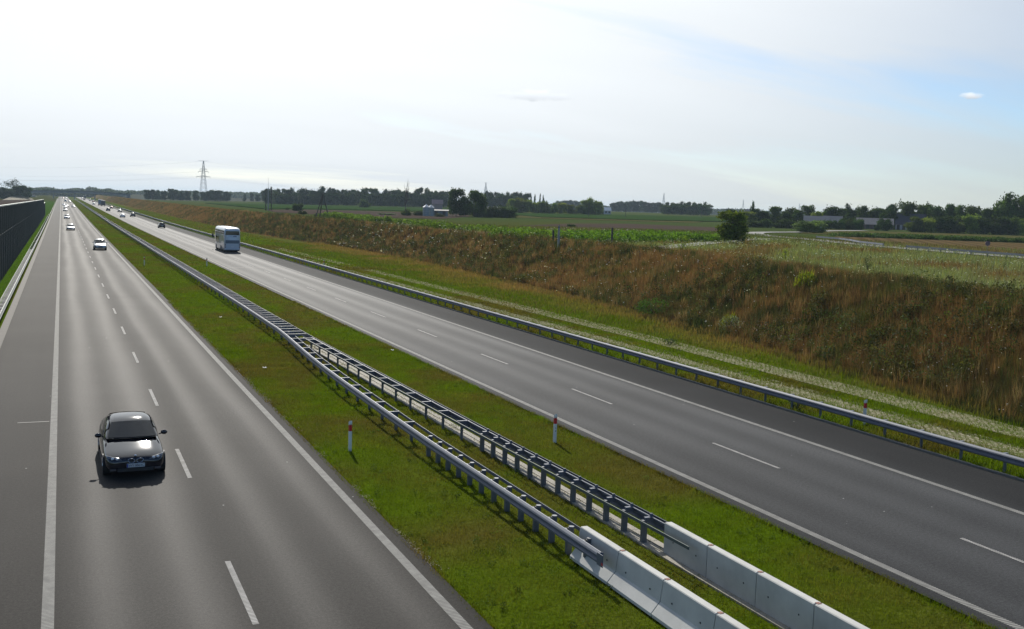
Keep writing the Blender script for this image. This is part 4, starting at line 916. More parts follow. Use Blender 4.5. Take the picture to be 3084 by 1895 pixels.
cc_ = np.tile([.05, .072, .026], (n, 1)) * rng.uniform(.45, 1.5, (n, 1)); cc_[:, 2] *= rng.uniform(.6, 1.2, n); cc_[:, 0] *= rng.uniform(.9, 1.5, n)
Vv, Ff, Cc = clump_leaves(np.column_stack([x, y, gz(x, y)]), rng.uniform(.4, 1.4, n), rng.uniform(.7, 1.45, n), 60, .072, cc_); npmesh('weeds', Vv, Ff, M_herb, col=Cc, kind='stuff')
# maize strip and leafy weeds behind the slope
n = 900; A_ = np.array([(57.9, 150), (81, 145.3), (106, 162.7)]); 
t = rng.uniform(0, 1, n); s = rng.uniform(0, 1, n); xa = 66 + 40 * t; ya = 128 + 22 * t; x = xa - 2 - 6 * s * (1 - .2 * t) ; y = ya - 4 + 20 * s
Vv, Ff, Cc = clump_leaves(np.column_stack([x, y, gz(x, y)]), np.full(n, 1.6), rng.uniform(.7, 1.5, n), 40, .22, np.tile([.10, .19, .02], (n, 1)) * rng.uniform(.7, 1.35, (n, 1))); npmesh('maize', Vv, Ff, M_herb, col=Cc, kind='stuff')
n = 1100; y = rng.uniform(125, 330, n); x = 59 + rng.uniform(0, 9, n) + (y - 125) * .06 + 8 * (fbm(y, y * 0, 30, 2) - .5)
k_ = (fbm(x, y, 14, 6) > .47); x, y = x[k_], y[k_]; n = len(x)
Vv, Ff, Cc = clump_leaves(np.column_stack([x, y, gz(x, y)]), rng.uniform(1, 2.4, n), rng.uniform(.6, 1.6, n), 46, .22, np.tile([.11, .18, .025], (n, 1)) * rng.uniform(.6, 1.4, (n, 1))); npmesh('weeds', Vv, Ff, M_herb, col=Cc, kind='stuff')
# crop row / hedge above the stubble
L_ = [(176, 206), (192, 222), (198.8, 214), (205.7, 206), (211.8, 198), (228.6, 190), (245, 178)]; L_ = [(180, 206), (196, 200), (212, 191), (232, 180), (255, 166)]
n = 900; t = rng.uniform(0, 4, n); i = np.clip(t.astype(int), 0, 3); a = t - i; Lx = np.array([q[0] for q in L_]); Ly = np.array([q[1] for q in L_]); x = Lx[i] * (1 - a) + Lx[i + 1] * a + rng.normal(0, 1.5, n); y = Ly[i] * (1 - a) + Ly[i + 1] * a + rng.normal(0, 1.5, n)
Vv, Ff, Cc = clump_leaves(np.column_stack([x, y, gz(x, y)]), np.full(n, 2.4), rng.uniform(.6, 1.3, n), 40, .25, np.tile([.06, .11, .025], (n, 1)) * rng.uniform(.6, 1.35, (n, 1))); npmesh('crop_row', Vv, Ff, M_herb, col=Cc, kind='stuff')

# single herb clumps that stand out
def herb(name, x, y, rad, hgt, col, label, cat, group=None, nl=260, s=.05, spires=0):
    z = float(gz(x, y)); t = thing(name, label, cat, (x, y, z - .03), 0, group)
    Vv, Ff, Cc = clump_leaves(np.zeros((1, 3)), np.array([rad]), np.array([hgt]), nl, s, np.array([col])); npmesh('leaves', Vv, Ff, M_herb, t, col=Cc)
    m = MB()
    for k in range(7): a = random.uniform(0, 6.28); m.tube([(0, 0, 0), (math.cos(a) * rad * .3, math.sin(a) * rad * .3, hgt * .8)], [.02, .008], 4)
    m.build('stem', M_bark, t)
    if spires:
        n = 130; a = rng.uniform(0, 6.28, n); rr_ = rad * .55 * rng.uniform(0, 1, n) ** .5; P = np.column_stack([np.cos(a) * rr_, np.sin(a) * rr_, hgt * (.95 - .8 * (rr_ / rad / .55) ** 2) * rng.uniform(.6, 1, n)]); 
        blades('flower_spikes', P, rng.uniform(.05, .5, n) * hgt, np.full(n, .04), jit(np.tile([.15, .18, .015], (n, 1)), .3), M_grass, .4).parent = t
herb('goldenrod', 50.6, 62.0, 1.7, 1.35, (.11, .15, .015), 'bright yellow-green flowering clump high on the dry slope, the upper of two', 'plant', 'yellow flowering clumps on the slope', 520, .055, 1)
herb('goldenrod', 44.4, 62.5, 1.3, 1.15, (.12, .14, .015), 'yellow-green flowering clump low on the dry slope, the lower of two', 'plant', 'yellow flowering clumps on the slope', 400, .055, 1)
herb('thicket', 44.6, 73.5, 3.2, 1.6, (.055, .12, .02), 'dark green leafy thicket at the foot of the slope left of the yellow clumps', 'plant', None, 900, .07)
herb('thistle', 43.4, 61.0, 1.8, 1.5, (.16, .20, .12), 'pale grey-green thistle patch below the lower yellow clump', 'plant', None, 300, .06)
herb('sapling', 70.2, 89.5, .9, 1.3, (.22, .28, .02), 'yellow-green sapling standing alone on the crest meadow', 'sapling', 'saplings on the crest', 260, .06)
herb('sapling', 66.0, 72.6, .9, 1.4, (.07, .09, .04), 'dark thin sapling on the crest meadow at the right', 'sapling', 'saplings on the crest', 200, .06)
herb('sapling', 70.6, 110, 1.6, 1.9, (.16, .24, .02), 'bright green sapling beside the end of the pale lane', 'sapling', 'saplings on the crest', 300, .08)
herb('dock_plant', 36.3, 57.5, 1.0, .5, (.05, .08, .03), 'dark green tuft growing between the two strips of the slab track', 'plant', None, 160, .05)
herb('dock_plant', 30.6, 37.6, .8, .6, (.03, .06, .015), 'dark leafy weed under the verge guardrail beside the kerb', 'plant', None, 200, .045)

# ================================================================= TREES
def crown_mesh(kind, seed):
    rs = np.random.default_rng(seed); global rng; old = rng; rng = rs
    if kind in ('round', 'tall', 'open'):
        nl = {'round': 18, 'tall': 20, 'open': 10}[kind]; c = []
        for i in range(nl):
            z = rs.uniform(.16 if kind != 'open' else .45, .88); pr = (1 - abs((z - .5) / .55) ** 2.2) ** .5 if kind != 'tall' else (1 - abs((z - .6) / .62) ** 3) ** .5
            a = rs.uniform(0, 6.28); rr_ = .33 * pr * rs.uniform(.2, 1) ** .6; c.append((math.cos(a) * rr_, math.sin(a) * rr_, z, rs.uniform(.11, .21)))
        if kind == 'round': c += [(0, 0, .8, .2), (.2, .1, .25, .2), (-.2, -.1, .25, .2), (.1, -.2, .2, .18), (0, .1, .45, .25)]
        if kind == 'tall': c += [(.15, 0, .2, .18), (-.12, .1, .25, .2), (0, 0, .5, .24), (0, -.1, .3, .2)]
        per, s = (190, .036) if kind != 'open' else (90, .022)
    elif kind == 'poplar':
        c = [(rs.uniform(-.15, .15), rs.uniform(-.15, .15), z, .30 * (1 - .65 * z)) for z in np.linspace(.12, .93, 14)]; per, s = 120, .035
    elif kind in ('bush', 'willowbush', 'willow'):
        nl = 20; c = []
        for i in range(nl):
            a = rs.uniform(0, 6.28); z = rs.uniform(.15, .8); rr_ = .38 * (1 - (z) ** 2.5) ** .5 * rs.uniform(.3, 1) ** .5; c.append((math.cos(a) * rr_, math.sin(a) * rr_, z, rs.uniform(.12, .22)))
        c += [(0, 0, .25, .3), (.2, 0, .2, .25), (-.2, 0, .2, .25)]; per, s = 190, .035
    P = []; T = []
    for (x, y, z, q) in c:
        n = int(per * (q / .17) ** 1.5); v = rs.normal(size=(n, 3)); v /= np.linalg.norm(v, axis=1)[:, None]; v *= rs.uniform(.25, 1, (n, 1)) ** .45 * q * (1 + .25 * rs.normal(size=(n, 1)))
        if kind == 'willow': v[:, 2] *= 1.3
        P.append(v * (1, 1, .82) + (x, y, z)); T.append(np.full(n, rs.uniform(.7, 1.3)))
    P = np.concatenate(P); T = np.concatenate(T); P[:, 2] = np.clip(P[:, 2], .02, None); P[:, 2] /= max(P[:, 2].max(), 1)
    col = np.tile([.05, .075, .02], (len(P), 1)) * (T * rs.uniform(.65, 1.35, len(P)))[:, None]; col[:, 0] *= rs.uniform(.85, 1.25)
    V_, F_, C_ = leaves(P, s * rs.uniform(.6, 1.4, len(P)), col); rng = old
    me = npmesh('crown', V_, F_, M_leaf, col=C_); d = me.data; bpy.data.objects.remove(me); return d
def trunk_mesh(kind, seed):
    rd = random.Random(seed); m = MB(); top = {'poplar': .9, 'bush': .45, 'willowbush': .5}.get(kind, .72)
    m.tube([(0, 0, -.03), (.01, 0, .12), (-.01, .01, .3), (0, 0, top)], [.045, .034, .026, .008], 7)
    for k in range({'dead': 13, 'open': 9}.get(kind, 7)):
        a = rd.uniform(0, 6.28); z = rd.uniform(.14, .6); l = rd.uniform(.15, .36) * (.4 if kind == 'poplar' else 1); up = rd.uniform(.12, .3)
        p1 = (math.cos(a) * l * .5, math.sin(a) * l * .5, z + up * .6); p2 = (math.cos(a) * l, math.sin(a) * l, z + up); m.tube([(0, 0, z), p1, p2], [.018, .012, .004], 5)
        if kind in ('dead', 'open'):
            for q in range(3): b = a + rd.uniform(-.9, .9); m.tube([p1, (p1[0] + math.cos(b) * .14, p1[1] + math.sin(b) * .14, p1[2] + rd.uniform(.08, .25))], [.009, .003], 4)
    return m.mesh('trunk', M_bark)
KV = {'round': 4, 'tall': 4, 'poplar': 2, 'bush': 3, 'willow': 2, 'willowbush': 1, 'open': 1}
CR = {k: [crown_mesh(k, 100 + 10 * i + j) for j in range(v)] for i, (k, v) in enumerate(KV.items())}
TRK = {k: trunk_mesh(k, 5 + i) for i, k in enumerate(list(KV) + ['dead'])}
TONE = [(.46, .64, .58), (.95, 1.15, .75), (2.6, 2.5, 1.3), (.80, 1.05, .65), (1.9, 2.3, 2.2)]
tn = 0
def tree(kind, x, y, h, wd, tone, label, group=None, name='tree', cat='tree'):
    global tn; tn += 1; rd = random.Random(tn * 7 + 1); z = float(gz(x, y))
    if kind == 'willowbush' or kind == 'bush' : name, cat = 'bush', 'bush'
    if kind == 'poplar': name = 'poplar_tree'
    t = thing(name, label, cat, (x, y, z - .05), rd.uniform(0, 6.28), group)
    for part, me in (('trunk', TRK[kind]),) + ((('crown', CR[kind][tn % len(CR[kind])]),) if kind != 'dead' else ()):
        o_ = bpy.data.objects.new(part, me); COL.objects.link(o_); o_.parent = t; wf = wd * (1.42 if part == 'crown' else 1.0); o_.scale = (wf, wf, h * 1.02 if part == 'crown' else h)
        if part == 'trunk' and wd > 2: o_.scale = (min(wf, 8), min(wf, 8), h)
        if kind == 'dead': o_.scale = (5, 5, h * 1.15)
        tc_ = TONE[tone]; j = rd.uniform(.7, 1.4); o_.color = (tc_[0] * j * rd.uniform(.9, 1.15), tc_[1] * j, tc_[2] * j, 1)
    return t
TREES={
'a':[('round',79.5,1117.1,10.6,5.9,0),('round',84.5,1115,10.9,6.7,0),('round',89.1,1112.9,10.8,5.9,0),('round',94.9,1110.4,10.2,6.7,0),('round',102.2,1107.4,12.2,7.6,0),('round',106.5,1105.5,11.3,6.7,0),('round',111.8,1103,10.2,6.7,0),('round',117.6,1100.6,10.8,6.7,0),('round',125,1097.4,11.1,5.9,0),('round',131.9,1094.3,9.8,5.9,0),('round',135.4,1092.9,10.7,5.9,0),('round',140.4,1090.9,12.1,9.2,0),('round',146.9,1088,11.6,9.2,0),('round',153.5,1085,10.3,6.7,0),('round',186.2,1180.2,8.6,4.1,0),('round',193.8,1177.1,9.7,4.1,0),('round',199.7,1174.4,8.4,5.5,0)],
'b':[('round',166.6,931.3,12.8,8.8,0),('tall',174.2,935,13,8.8,0),('tall',178.4,934.4,13.6,8.9,0),('round',177.2,889.3,12.6,8.5,0),('tall',186.9,908.9,14.2,8.7,0),('tall',189.3,890,14.6,8.5,0),('round',200.4,915.1,13.1,8.8,0),('tall',198.9,881.4,13.3,8.5,0),('tall',203.8,871.9,14.7,8.4,0),('round',212.4,879.9,14.7,8.5,0),('tall',219.2,880.9,13.6,8.5,0),('tall',229.7,897.8,14.4,8.7,0),('round',234.1,896.5,13.7,8.7,0),('tall',236.2,874.1,13.9,8.5,0),('tall',238.6,864.8,15.3,8.5,0),('round',249.9,885,15.3,8.7,0),('tall',251.8,869.6,14.6,8.6,0),('tall',260.2,873.8,14.5,8.6,0),('round',269.2,882.2,15.4,8.7,0),('tall',264.2,846.9,14.3,8.4,0),('tall',271,843.7,14.7,8.4,0),('round',285.5,868.3,16,8.7,0),('tall',283.3,847.5,16.6,8.5,0),('tall',300.2,871.6,15.3,8.8,0),('round',299,849.4,13.8,8.6,0),('tall',310.9,868,14.9,8.8,0),('round',154.2,854.2,8.3,7.4,0),('round',162,850.8,8.3,7.4,0),('round',166.3,849,8.3,7.4,0),('round',172.6,846.4,9.4,7.4,0),('round',180.1,843.1,8.6,7.4,0),('round',185.6,840.7,8.7,7.4,0),('round',192.3,837.9,9.9,7.4,0),('round',197.9,835.5,10.2,7.4,0),('round',203.5,833.1,10.4,7.4,0),('round',211.1,829.7,9.1,7.4,0),('round',216,827.7,10.8,7.4,0),('round',224.2,824.1,10.2,7.4,0),('round',228.9,822.1,10.8,7.4,0),('round',235.6,819.2,9.9,7.4,0),('round',241.4,816.7,10.7,7.4,0),('round',246.6,814.4,10,7.4,0),('round',252.7,811.9,10.9,7.4,0),('round',260.8,808.4,11.7,7.4,0),('round',266.7,805.7,10.5,7.4,0),('round',272.7,803.2,10.9,7.4,0),('round',277.5,801.2,11.6,7.4,0),('round',283.8,798.4,11.1,7.4,0)],
'b2':[('tall',161.3,895.7,14.6,4.2,0),('round',202.7,878,16.3,7.7,0)],
'dead':[('dead',130.9,415.4,13.2,2.8,0)],
'c':[('round',150.2,406.9,11.8,6.2,1),('round',156.8,403.9,11.1,7.2,1),('round',153.3,405.2,8.8,5.2,1),('round',159.9,402.2,7.7,4.1,1)],
'c2':[('bush',160.1,407.2,4.4,5.2,1),('bush',163.7,405.7,5,5.9,1),('bush',168.1,403.9,5.5,6.3,1),('bush',172.1,402.1,4.9,5.9,1),('bush',165.7,404.7,4,5.2,1)],
'd':[('tall',354.1,889,15.8,7.6,0),('tall',358.8,887,15.6,7.6,0),('tall',363.5,884.9,15.1,7.6,0),('tall',368.2,882.8,15.3,7.6,0),('tall',372.9,880.8,15.2,7.6,0),('tall',377.6,878.8,15.7,7.6,0),('tall',382.3,876.8,15.7,7.6,0),('tall',387,874.7,15.5,7.6,0),('round',337.4,841,11.2,7.2,0),('round',342,839,11.5,7.2,0),('round',346.6,837,11.6,7.2,0),('round',351.3,835,12,7.2,0),('round',355.9,833,11.9,7.2,0),('round',360.5,830.9,11.5,7.2,0),('round',365.1,829,11.7,7.2,0)],
'p':[('poplar',373.1,825.8,14.7,2.5,0),('poplar',376.4,824.3,13.7,2.5,0),('poplar',380.7,822.5,14.2,2.5,0),('poplar',383,821.4,13.2,2.5,0)],
'p2':[('round',370.4,827,14.6,5,0)],
'e':[('round',254.9,591.3,8.8,6.1,2),('willow',259.2,589.6,9.9,7.2,2),('round',263.9,587.4,8.8,6.1,2),('willow',268.5,585.3,7.6,6.7,2),('willow',273.7,583.1,8.3,6.7,2),('round',278.6,580.9,7.2,5.6,2),('round',283.1,579,7.5,6.1,2),('round',287.8,576.8,6.2,5.6,2),('round',292.5,574.7,6,5.6,2),('round',296.3,573.5,9.5,6.1,2),('willow',300.3,571.9,11.1,6.7,2),('round',303.3,570.3,8.7,6.1,2),('willow',298.6,572.1,6,6.7,2)],
'f':[('round',657,1360,13.4,8.4,0),('round',662.5,1357.7,13.8,8.4,0),('round',668,1355.3,14.1,8.4,0),('round',673.5,1353,14.7,8.4,0),('round',679,1350.6,14.5,8.4,0),('round',684.5,1348.1,13.9,8.4,0),('round',690,1345.7,13.9,8.4,0),('round',695.5,1343.4,14.8,8.4,0),('round',701,1341,14.3,8.4,0),('round',633.3,1150.9,11.8,8.8,0),('round',638.5,1148.7,12.6,8.8,0),('round',643.8,1146.5,13.4,8.8,0),('round',649.1,1144.3,13.8,8.8,0),('round',654.3,1142.1,15.2,8.8,0),('round',659.6,1139.8,14.3,8.8,0),('round',664.8,1137.5,14.8,8.8,0),('round',670.1,1135.2,14.2,8.8,0),('round',675.3,1132.8,13.4,8.8,0),('round',680.5,1130.5,13.2,8.8,0),('round',685.8,1128.3,13.7,8.8,0)],
'g':[('tall',479.1,779.1,9.2,7.2,3),('tall',483.4,777.4,10.7,7.2,3),('tall',487.7,775.6,10.9,7.2,3),('tall',492,773.8,11.6,7.2,3),('tall',496.3,771.9,11.2,7.2,3),('tall',500.6,770.1,11.6,7.2,3),('tall',504.9,768.2,11.4,7.2,3),('tall',509.1,766.3,11.8,7.2,3),('tall',513.4,764.3,10.5,7.2,3),('round',465,752.2,8.1,7,3),('round',469.2,750.4,8.2,7,3),('round',473.3,748.6,8.3,7,3),('round',477.5,746.9,8.5,7,3),('round',481.6,745.1,8.6,7,3),('round',485.8,743.3,8.8,7,3),('round',489.9,741.5,8.9,7,3),('round',494.1,739.7,9.1,7,3)],
'h':[('round',248.7,352.6,6.7,5.7,1),('round',260.1,358.5,5.8,7.6,2),('poplar',268.6,366.2,10.1,2.8,3),('round',270.5,365.1,7.3,4.6,3),('round',273.4,363.7,6.6,4.2,3),('round',277,362.4,8.3,6.3,1),('round',267.9,344.1,6.3,5,1),('tall',296.4,375.9,8.4,5.5,1),('round',286,358.3,7.3,4.6,3),('tall',303.5,373,10.1,5.9,3),('round',293.1,355.2,6.7,5.3,2),('round',303.6,361.7,7.3,4.3,1),('round',306.4,360.7,9.4,6.8,3),('round',324.5,374.6,8.6,4.1,1),('tall',321.7,365.1,10.5,5.5,3),('round',319,355.3,10,6.1,1),('round',323.6,353.2,9.4,6.1,1),('round',320,343.5,6.9,4.6,3),('round',323.5,342.4,10.6,6,3),('tall',328.7,340.4,12.7,8.1,3),('round',335,337.6,11.9,6.3,3),('tall',332,327.9,11.4,6.2,1),('round',337.5,325.5,11.4,5.8,3),('round',334.3,315.9,11.3,5.7,1),('tall',330.8,306.4,10.8,5.6,3),('round',326.7,297.1,9.9,5.1,3),('tall',333.8,294.7,15.9,9,1),('tall',339.4,292.2,15.9,7.7,3),('round',324.7,385.4,7.3,6.5,3),('round',328.4,383.8,7.1,6.5,3),('round',332.1,382.3,8.3,6.5,3),('round',335.8,380.6,7.7,6.5,3),('round',339.5,379,7.6,6.5,3),('round',343.2,377.4,7.5,6.5,3),('round',346.9,375.9,8.8,6.5,3),('round',350.6,374.2,7.7,6.5,3),('round',354.3,372.6,7.8,6.5,3),('round',358,371,8.4,6.5,3),('round',361.7,369.4,7.8,6.5,3),('round',365.4,367.8,7.9,6.5,3),('round',369.1,366.3,9.2,6.5,3),('round',372.8,364.7,9.3,6.5,3),('round',376.6,363.2,10.3,6.5,3),('round',380.2,361.4,8.7,6.5,3),('round',383.9,359.8,8.6,6.5,3),('round',387.6,358.3,9.9,6.5,3),('round',391.3,356.7,9.5,6.5,3),('round',395,355.1,9.5,6.5,3),('round',398.7,353.5,9.6,6.5,3),('round',402.5,352,11.1,6.5,3)],
'h2':[('bush',290.8,295.9,6.7,6.2,1),('bush',295.1,293.9,5.8,5.2,2),('bush',299.3,292.2,7,6.2,1),('bush',304.3,290,6.7,5.9,1),('bush',309.2,288,7.6,6.2,2),('bush',313.4,286,6.7,5.5,1),('bush',317.7,284.3,7.6,5.5,3),('bush',321.9,282.4,7.2,6.2,1),('bush',325.5,280.9,7.1,4.6,2)],
'h3':[('bush',230.5,316.2,3.1,3.3,1),('bush',233.3,314.9,2.6,4,1),('bush',236.8,313.5,3.7,3.6,1),('bush',240.3,311.9,3.2,3.6,1),('bush',243.8,310.5,3.6,4,1),('bush',276.5,318.3,4.7,3.5,1),('bush',279.7,317,5.2,2.9,1),('bush',282.3,315.8,4.5,2.2,1),('bush',290.4,312.2,4.3,3.5,1),('bush',300.2,307.8,2.5,2.2,1),('bush',246.6,309.2,2.8,3,1),('bush',270.8,315.2,3.9,3.8,3),('bush',274.4,313.7,4.7,3.2,3),('bush',277.3,312.4,4,2.5,3),('bush',287.2,308.2,5.2,4.1,3),('bush',284.3,309.2,2.6,1.6,3),('bush',267.2,316.8,3.6,3.8,3)],
'l':[('open',-34.8,915.1,16.8,15.1,0)],
'l2':[('round',-29.9,890.4,10.5,8.3,0),('round',-26.1,888.8,10.8,8.3,0),('round',-41.6,895.4,10,5.8,0),('round',-36.7,893.1,8.6,7.7,0)],
'n1':[('round',99.4,140.7,5.3,4.4,2)],
'n2':[('willowbush',202.2,247.4,4,7.3,4)],
'n3':[('bush',195.8,715,7,6.7,1)],
'n4':[('bush',92.8,446.8,3.5,4.1,1)],
'n5':[('bush',73.1,344.4,1.4,2.2,1)],
'n6':[('bush',71.9,316,1.1,2.3,1),('bush',118.1,398.9,0.8,6.6,1),('bush',132,400.3,2.3,4.3,1),('bush',133.1,378.3,1.6,2.9,1),('bush',99.6,407.9,0.8,1.6,1),('bush',96.5,488.6,1.1,1.5,1),('bush',122.5,388.4,3,3.2,1),('bush',122.8,245.4,0.8,2,1)],
}

GL = {'a': ('rounded tree in the far row left of the tall lattice pylon', 'far trees by the pylon'), 'b': ('tall dark tree in the long wood behind the three-legged pole', 'trees of the long wood'),
      'd': ('dark tree in the flat-topped wood behind the farm clump', 'trees of the flat-topped wood'), 'e': ('loose grey-green tree in the row across the fields, between poplars and square copse', 'trees of the middle row'),
      'f': ('hazy far tree between the middle row and the square dark copse', 'hazy far trees'), 'g': ('dark tree of the square dense copse in the middle distance', 'trees of the square copse'), 'h': ('tall dark tree behind the farm buildings at the right edge', 'trees around the right farm'),
      'h2': ('leafy bush at the foot of the tall trees at the right edge', 'bushes below the right trees'), 'h3': ('low bush in front of the right farm buildings', 'bushes by the right farm'), 'p': ('slim columnar poplar right of the flat-topped wood', 'poplars'),
      'c': ('big dark tree in the clump beside the grey silos', 'trees beside the silos'), 'c2': ('dark bush right of the clump beside the silos', 'bushes beside the silos'), 'l2': ('dark low tree beneath the open-crowned tree at the left edge', 'low trees at the left edge'), 'n6': ('small dark bush dotted about the ploughed field', 'bushes in the ploughed field')}
SL = {'b2': ['slender tree at the left end of the long wood, behind the thin mast', 'round-topped tree rising above the long wood behind the three-legged pole'], 'dead': ['bare dead tree left of the silos'], 'p2': ['ragged tree at the right end of the flat-topped wood'],
      'l': ['tall open-crowned tree on the skyline at the left edge'], 'n1': ['large bushy tree hiding the bend of the pale lane'], 'n2': ['pale silvery willow bush where the lane disappears'], 'n3': ['dark round bush standing in the green field before the long wood'],
      'n4': ['dark round bush left of the three-legged pole'], 'n5': ['small bush just right of the round one left of the three-legged pole']}
for row, L in TREES.items():
    for i, (kind, x, y, h, wd, tone) in enumerate(L):
        if row in SL: tree(kind, x, y, h, wd, int(tone), SL[row][i])
        else: tree(kind, x, y, h, wd, int(tone), GL[row][0], GL[row][1])
# continuous far-off woodland on the horizon
def woodland(az0, az1, D0, D1, hmin, hmax, n, s, colr, seed):
    a = rng.uniform(az0, az1, n); q = rng.uniform(0, 1, n); D_ = D0 + (D1 - D0) * q
    top = hmin + (hmax - hmin) * fbm(a * D0, a * 0 + 50, 90, seed) + 3.0 * (vn(a * D0, a * 0, 13, seed + 5) - .5)
    x = np.sin(a) * D_; y = np.cos(a) * D_; z = gz(x, y) - 1 + (top + 1) * rng.uniform(0, 1, n) ** .75
    c = np.tile(colr, (n, 1)) * rng.uniform(.6, 1.4, (n, 1)); Vv, Ff, Cc = leaves(np.column_stack([x, y, z]), s * rng.uniform(.6, 1.3, n), c)
    o_ = npmesh('woodland', Vv, Ff, M_leaf, col=Cc, kind='stuff'); o_.color = (1, 1, 1, 1)
woodland(R(-8), R(14), 2050, 2150, 9, 16, 16000, 3.0, (.045, .065, .022), 1); woodland(R(8), R(55), 2000, 2120, 6, 14, 34000, 3.0, (.045, .065, .022), 2)
woodland(R(10.4), R(19.2), 900, 930, 8, 11, 5200, 1.3, (.026, .042, .014), 7); woodland(R(41.5), R(49.2), 478, 500, 4.5, 7.5, 5200, .75, (.03, .05, .014), 8); woodland(R(22.0), R(24.2), 930, 950, 9, 11.5, 1800, 1.2, (.024, .04, .014), 9)
woodland(R(-8), R(3.5), 1650, 1700, 6, 12, 7000, 2.4, (.04, .06, .02), 3)

# ================================================================= PYLONS, POLES
M_pyl = simple('pylon_steel', (.34, .35, .36), .6, .3, .15, .1)
def pylon(x, y, ztop, ang, label, scale=1.0):
    z0 = float(gz(x, y)); H = ztop - z0; t = thing('pylon', label, 'pylon', (x, y, z0), ang, 'lattice pylons of the power line'); m = MB(); wb = H * .085; rd_ = H * .0035
    def hw(z): k = z / H; return wb * (1 - k) ** 1.0 * (1 if k < .62 else 1) + H * .008
    lv = [0, .14, .27, .38, .48, .57, .65, .73, .81, .89, 1]
    for sx_ in (-1, 1):
        for sy_ in (-1, 1): m.tube([(sx_ * hw(H * k), sy_ * hw(H * k), H * k) for k in lv], rd_, 4)
    for a, b in zip(lv, lv[1:]):
        p0, p1 = hw(H * a), hw(H * b)
        for s in (-1, 1):
            m.tube([(-p0, s * p0, H * a), (p1, s * p1, H * b)], rd_ * .7, 3); m.tube([(p0, s * p0, H * a), (-p1, s * p1, H * b)], rd_ * .7, 3)
            m.tube([(s * p0, -p0, H * a), (s * p1, p1, H * b)], rd_ * .7, 3); m.tube([(s * p0, p0, H * a), (s * p1, -p1, H * b)], rd_ * .7, 3)
    m.build('lattice', M_pyl, t)
    for k, l in ((.60, .175), (.73, .125), (.79, .09)):
        m = MB(); m.tube([(-H * l, 0, H * k), (0, 0, H * (k + .022)), (H * l, 0, H * k)], rd_, 4); m.tube([(-H * l, 0, H * k), (H * l, 0, H * k)], rd_, 4); m.build('crossarm', M_pyl, t)
        m = MB()
        for s in (-1, 1): m.tube([(s * H * l, 0, H * k), (s * H * l, 0, H * (k - .035))], rd_, 4)
        m.build('insulator', M_pyl, t)
    m = MB(); m.tube([(-H * .13, 0, H), (H * .13, 0, H)], rd_ * .8, 4); m.build('crossarm', M_pyl, t)
    return t
pylon(161.2, 1338, 53.5, R(10), 'tall lattice pylon rising beyond the coach, nearest of the line')
pylon(723.7, 1806, 53.4, R(35), 'lattice pylon top showing above the flat-topped wood'); pylon(1207.7, 1968, 51, R(35), 'lattice pylon left of the square copse')
pylon(1806, 2508, 53.2, R(35), 'small hazy lattice pylon right of the square copse'); pylon(2241, 2801, 53.5, R(35), 'faintest lattice pylon above the farm trees on the right')
wt = thing('power_line', 'thin power cables sagging left from the nearest pylon toward the overpass', 'power line', (0, 0, 0))
def cable(p, q, sag):
    m = MB(); m.tube([(p[0] + (q[0] - p[0]) * k / 16, p[1] + (q[1] - p[1]) * k / 16, p[2] + (q[2] - p[2]) * k / 16 - sag * 4 * (k / 16) * (1 - k / 16)) for k in range(17)], .05, 3); m.build('cable', M_pyl, wt)
for (dx, z) in ((-8, 34), (8, 34), (-5, 40), (0, 53)): cable((161 + dx, 1338, z), (-240 + dx, 2150, z + 1), 9)
for (dx, z) in ((-8, 34), (8, 34), (0, 53)): cable((161 + dx, 1338, z), (723 + dx, 1806, z + 1), 10)
# three-legged wooden pole
ap = thing('utility_pole', 'dark three-legged wooden utility pole standing in the field before the long wood', 'utility pole', (69.3, 299, float(gz(69.3, 299)))); topz = 11.4 - float(gz(69.3, 299))
for k, (dx, dy) in enumerate(((-2.2, -.6), (-.6, 1.2), (1.7, -.8))): m = MB(); m.tube([(dx, dy, -.3), (.15 * (k - 1), 0, topz - .9)], [.17, .12], 8); m.build('leg', M_wood, ap)
m = MB(); m.tube([(-.9, 0, topz - .5), (.9, 0, topz - .5)], .08, 6); m.tube([(0, 0, topz - 1.1), (0, 0, topz - .3)], .1, 6); m.tube([(-1.0, -.2, 3.6), (.9, -.2, 3.6)], .06, 5); m.build('crossarm', M_wood, ap)
for dx in (-.7, 0, .7): m = MB(); m.tube([(dx, 0, topz - .45), (dx, 0, topz - .1)], [.05, .09], 6); m.build('insulator', M_dark, ap)
# mast group
mp_ = thing('utility_pole', 'pale concrete pole with a thin mast, middle of the trio left of the long wood', 'utility pole', (78.7, 438.1, 4.1), 0, 'poles left of the long wood'); m = MB(); m.tube([(0, 0, -.3), (0, 0, 9.4)], [.28, .16], 8); m.build('shaft', M_cpole, mp_); m = MB(); m.tube([(0, 0, 9.4), (0, 0, 13.6)], [.07, .03], 5); m.build('mast', M_cpole, mp_); m = MB(); m.tube([(-.9, 0, 9.0), (.9, 0, 9.0)], .07, 5); m.build('crossarm', M_cpole, mp_)
for x, lab in ((77.6, 'dark wooden pole, left of the trio left of the long wood'), (79.9, 'dark wooden pole, right of the trio left of the long wood')):
    q_ = thing('utility_pole', lab, 'utility pole', (x, 437.5, 4.1), 0, 'poles left of the long wood'); m = MB(); m.tube([(0, 0, -.3), (0, 0, 8.8)], [.2, .13], 8); m.build('shaft', M_wood, q_); m = MB(); m.tube([(-.6, 0, 8.4), (.6, 0, 8.4)], .06, 5); m.build('crossarm', M_wood, q_)
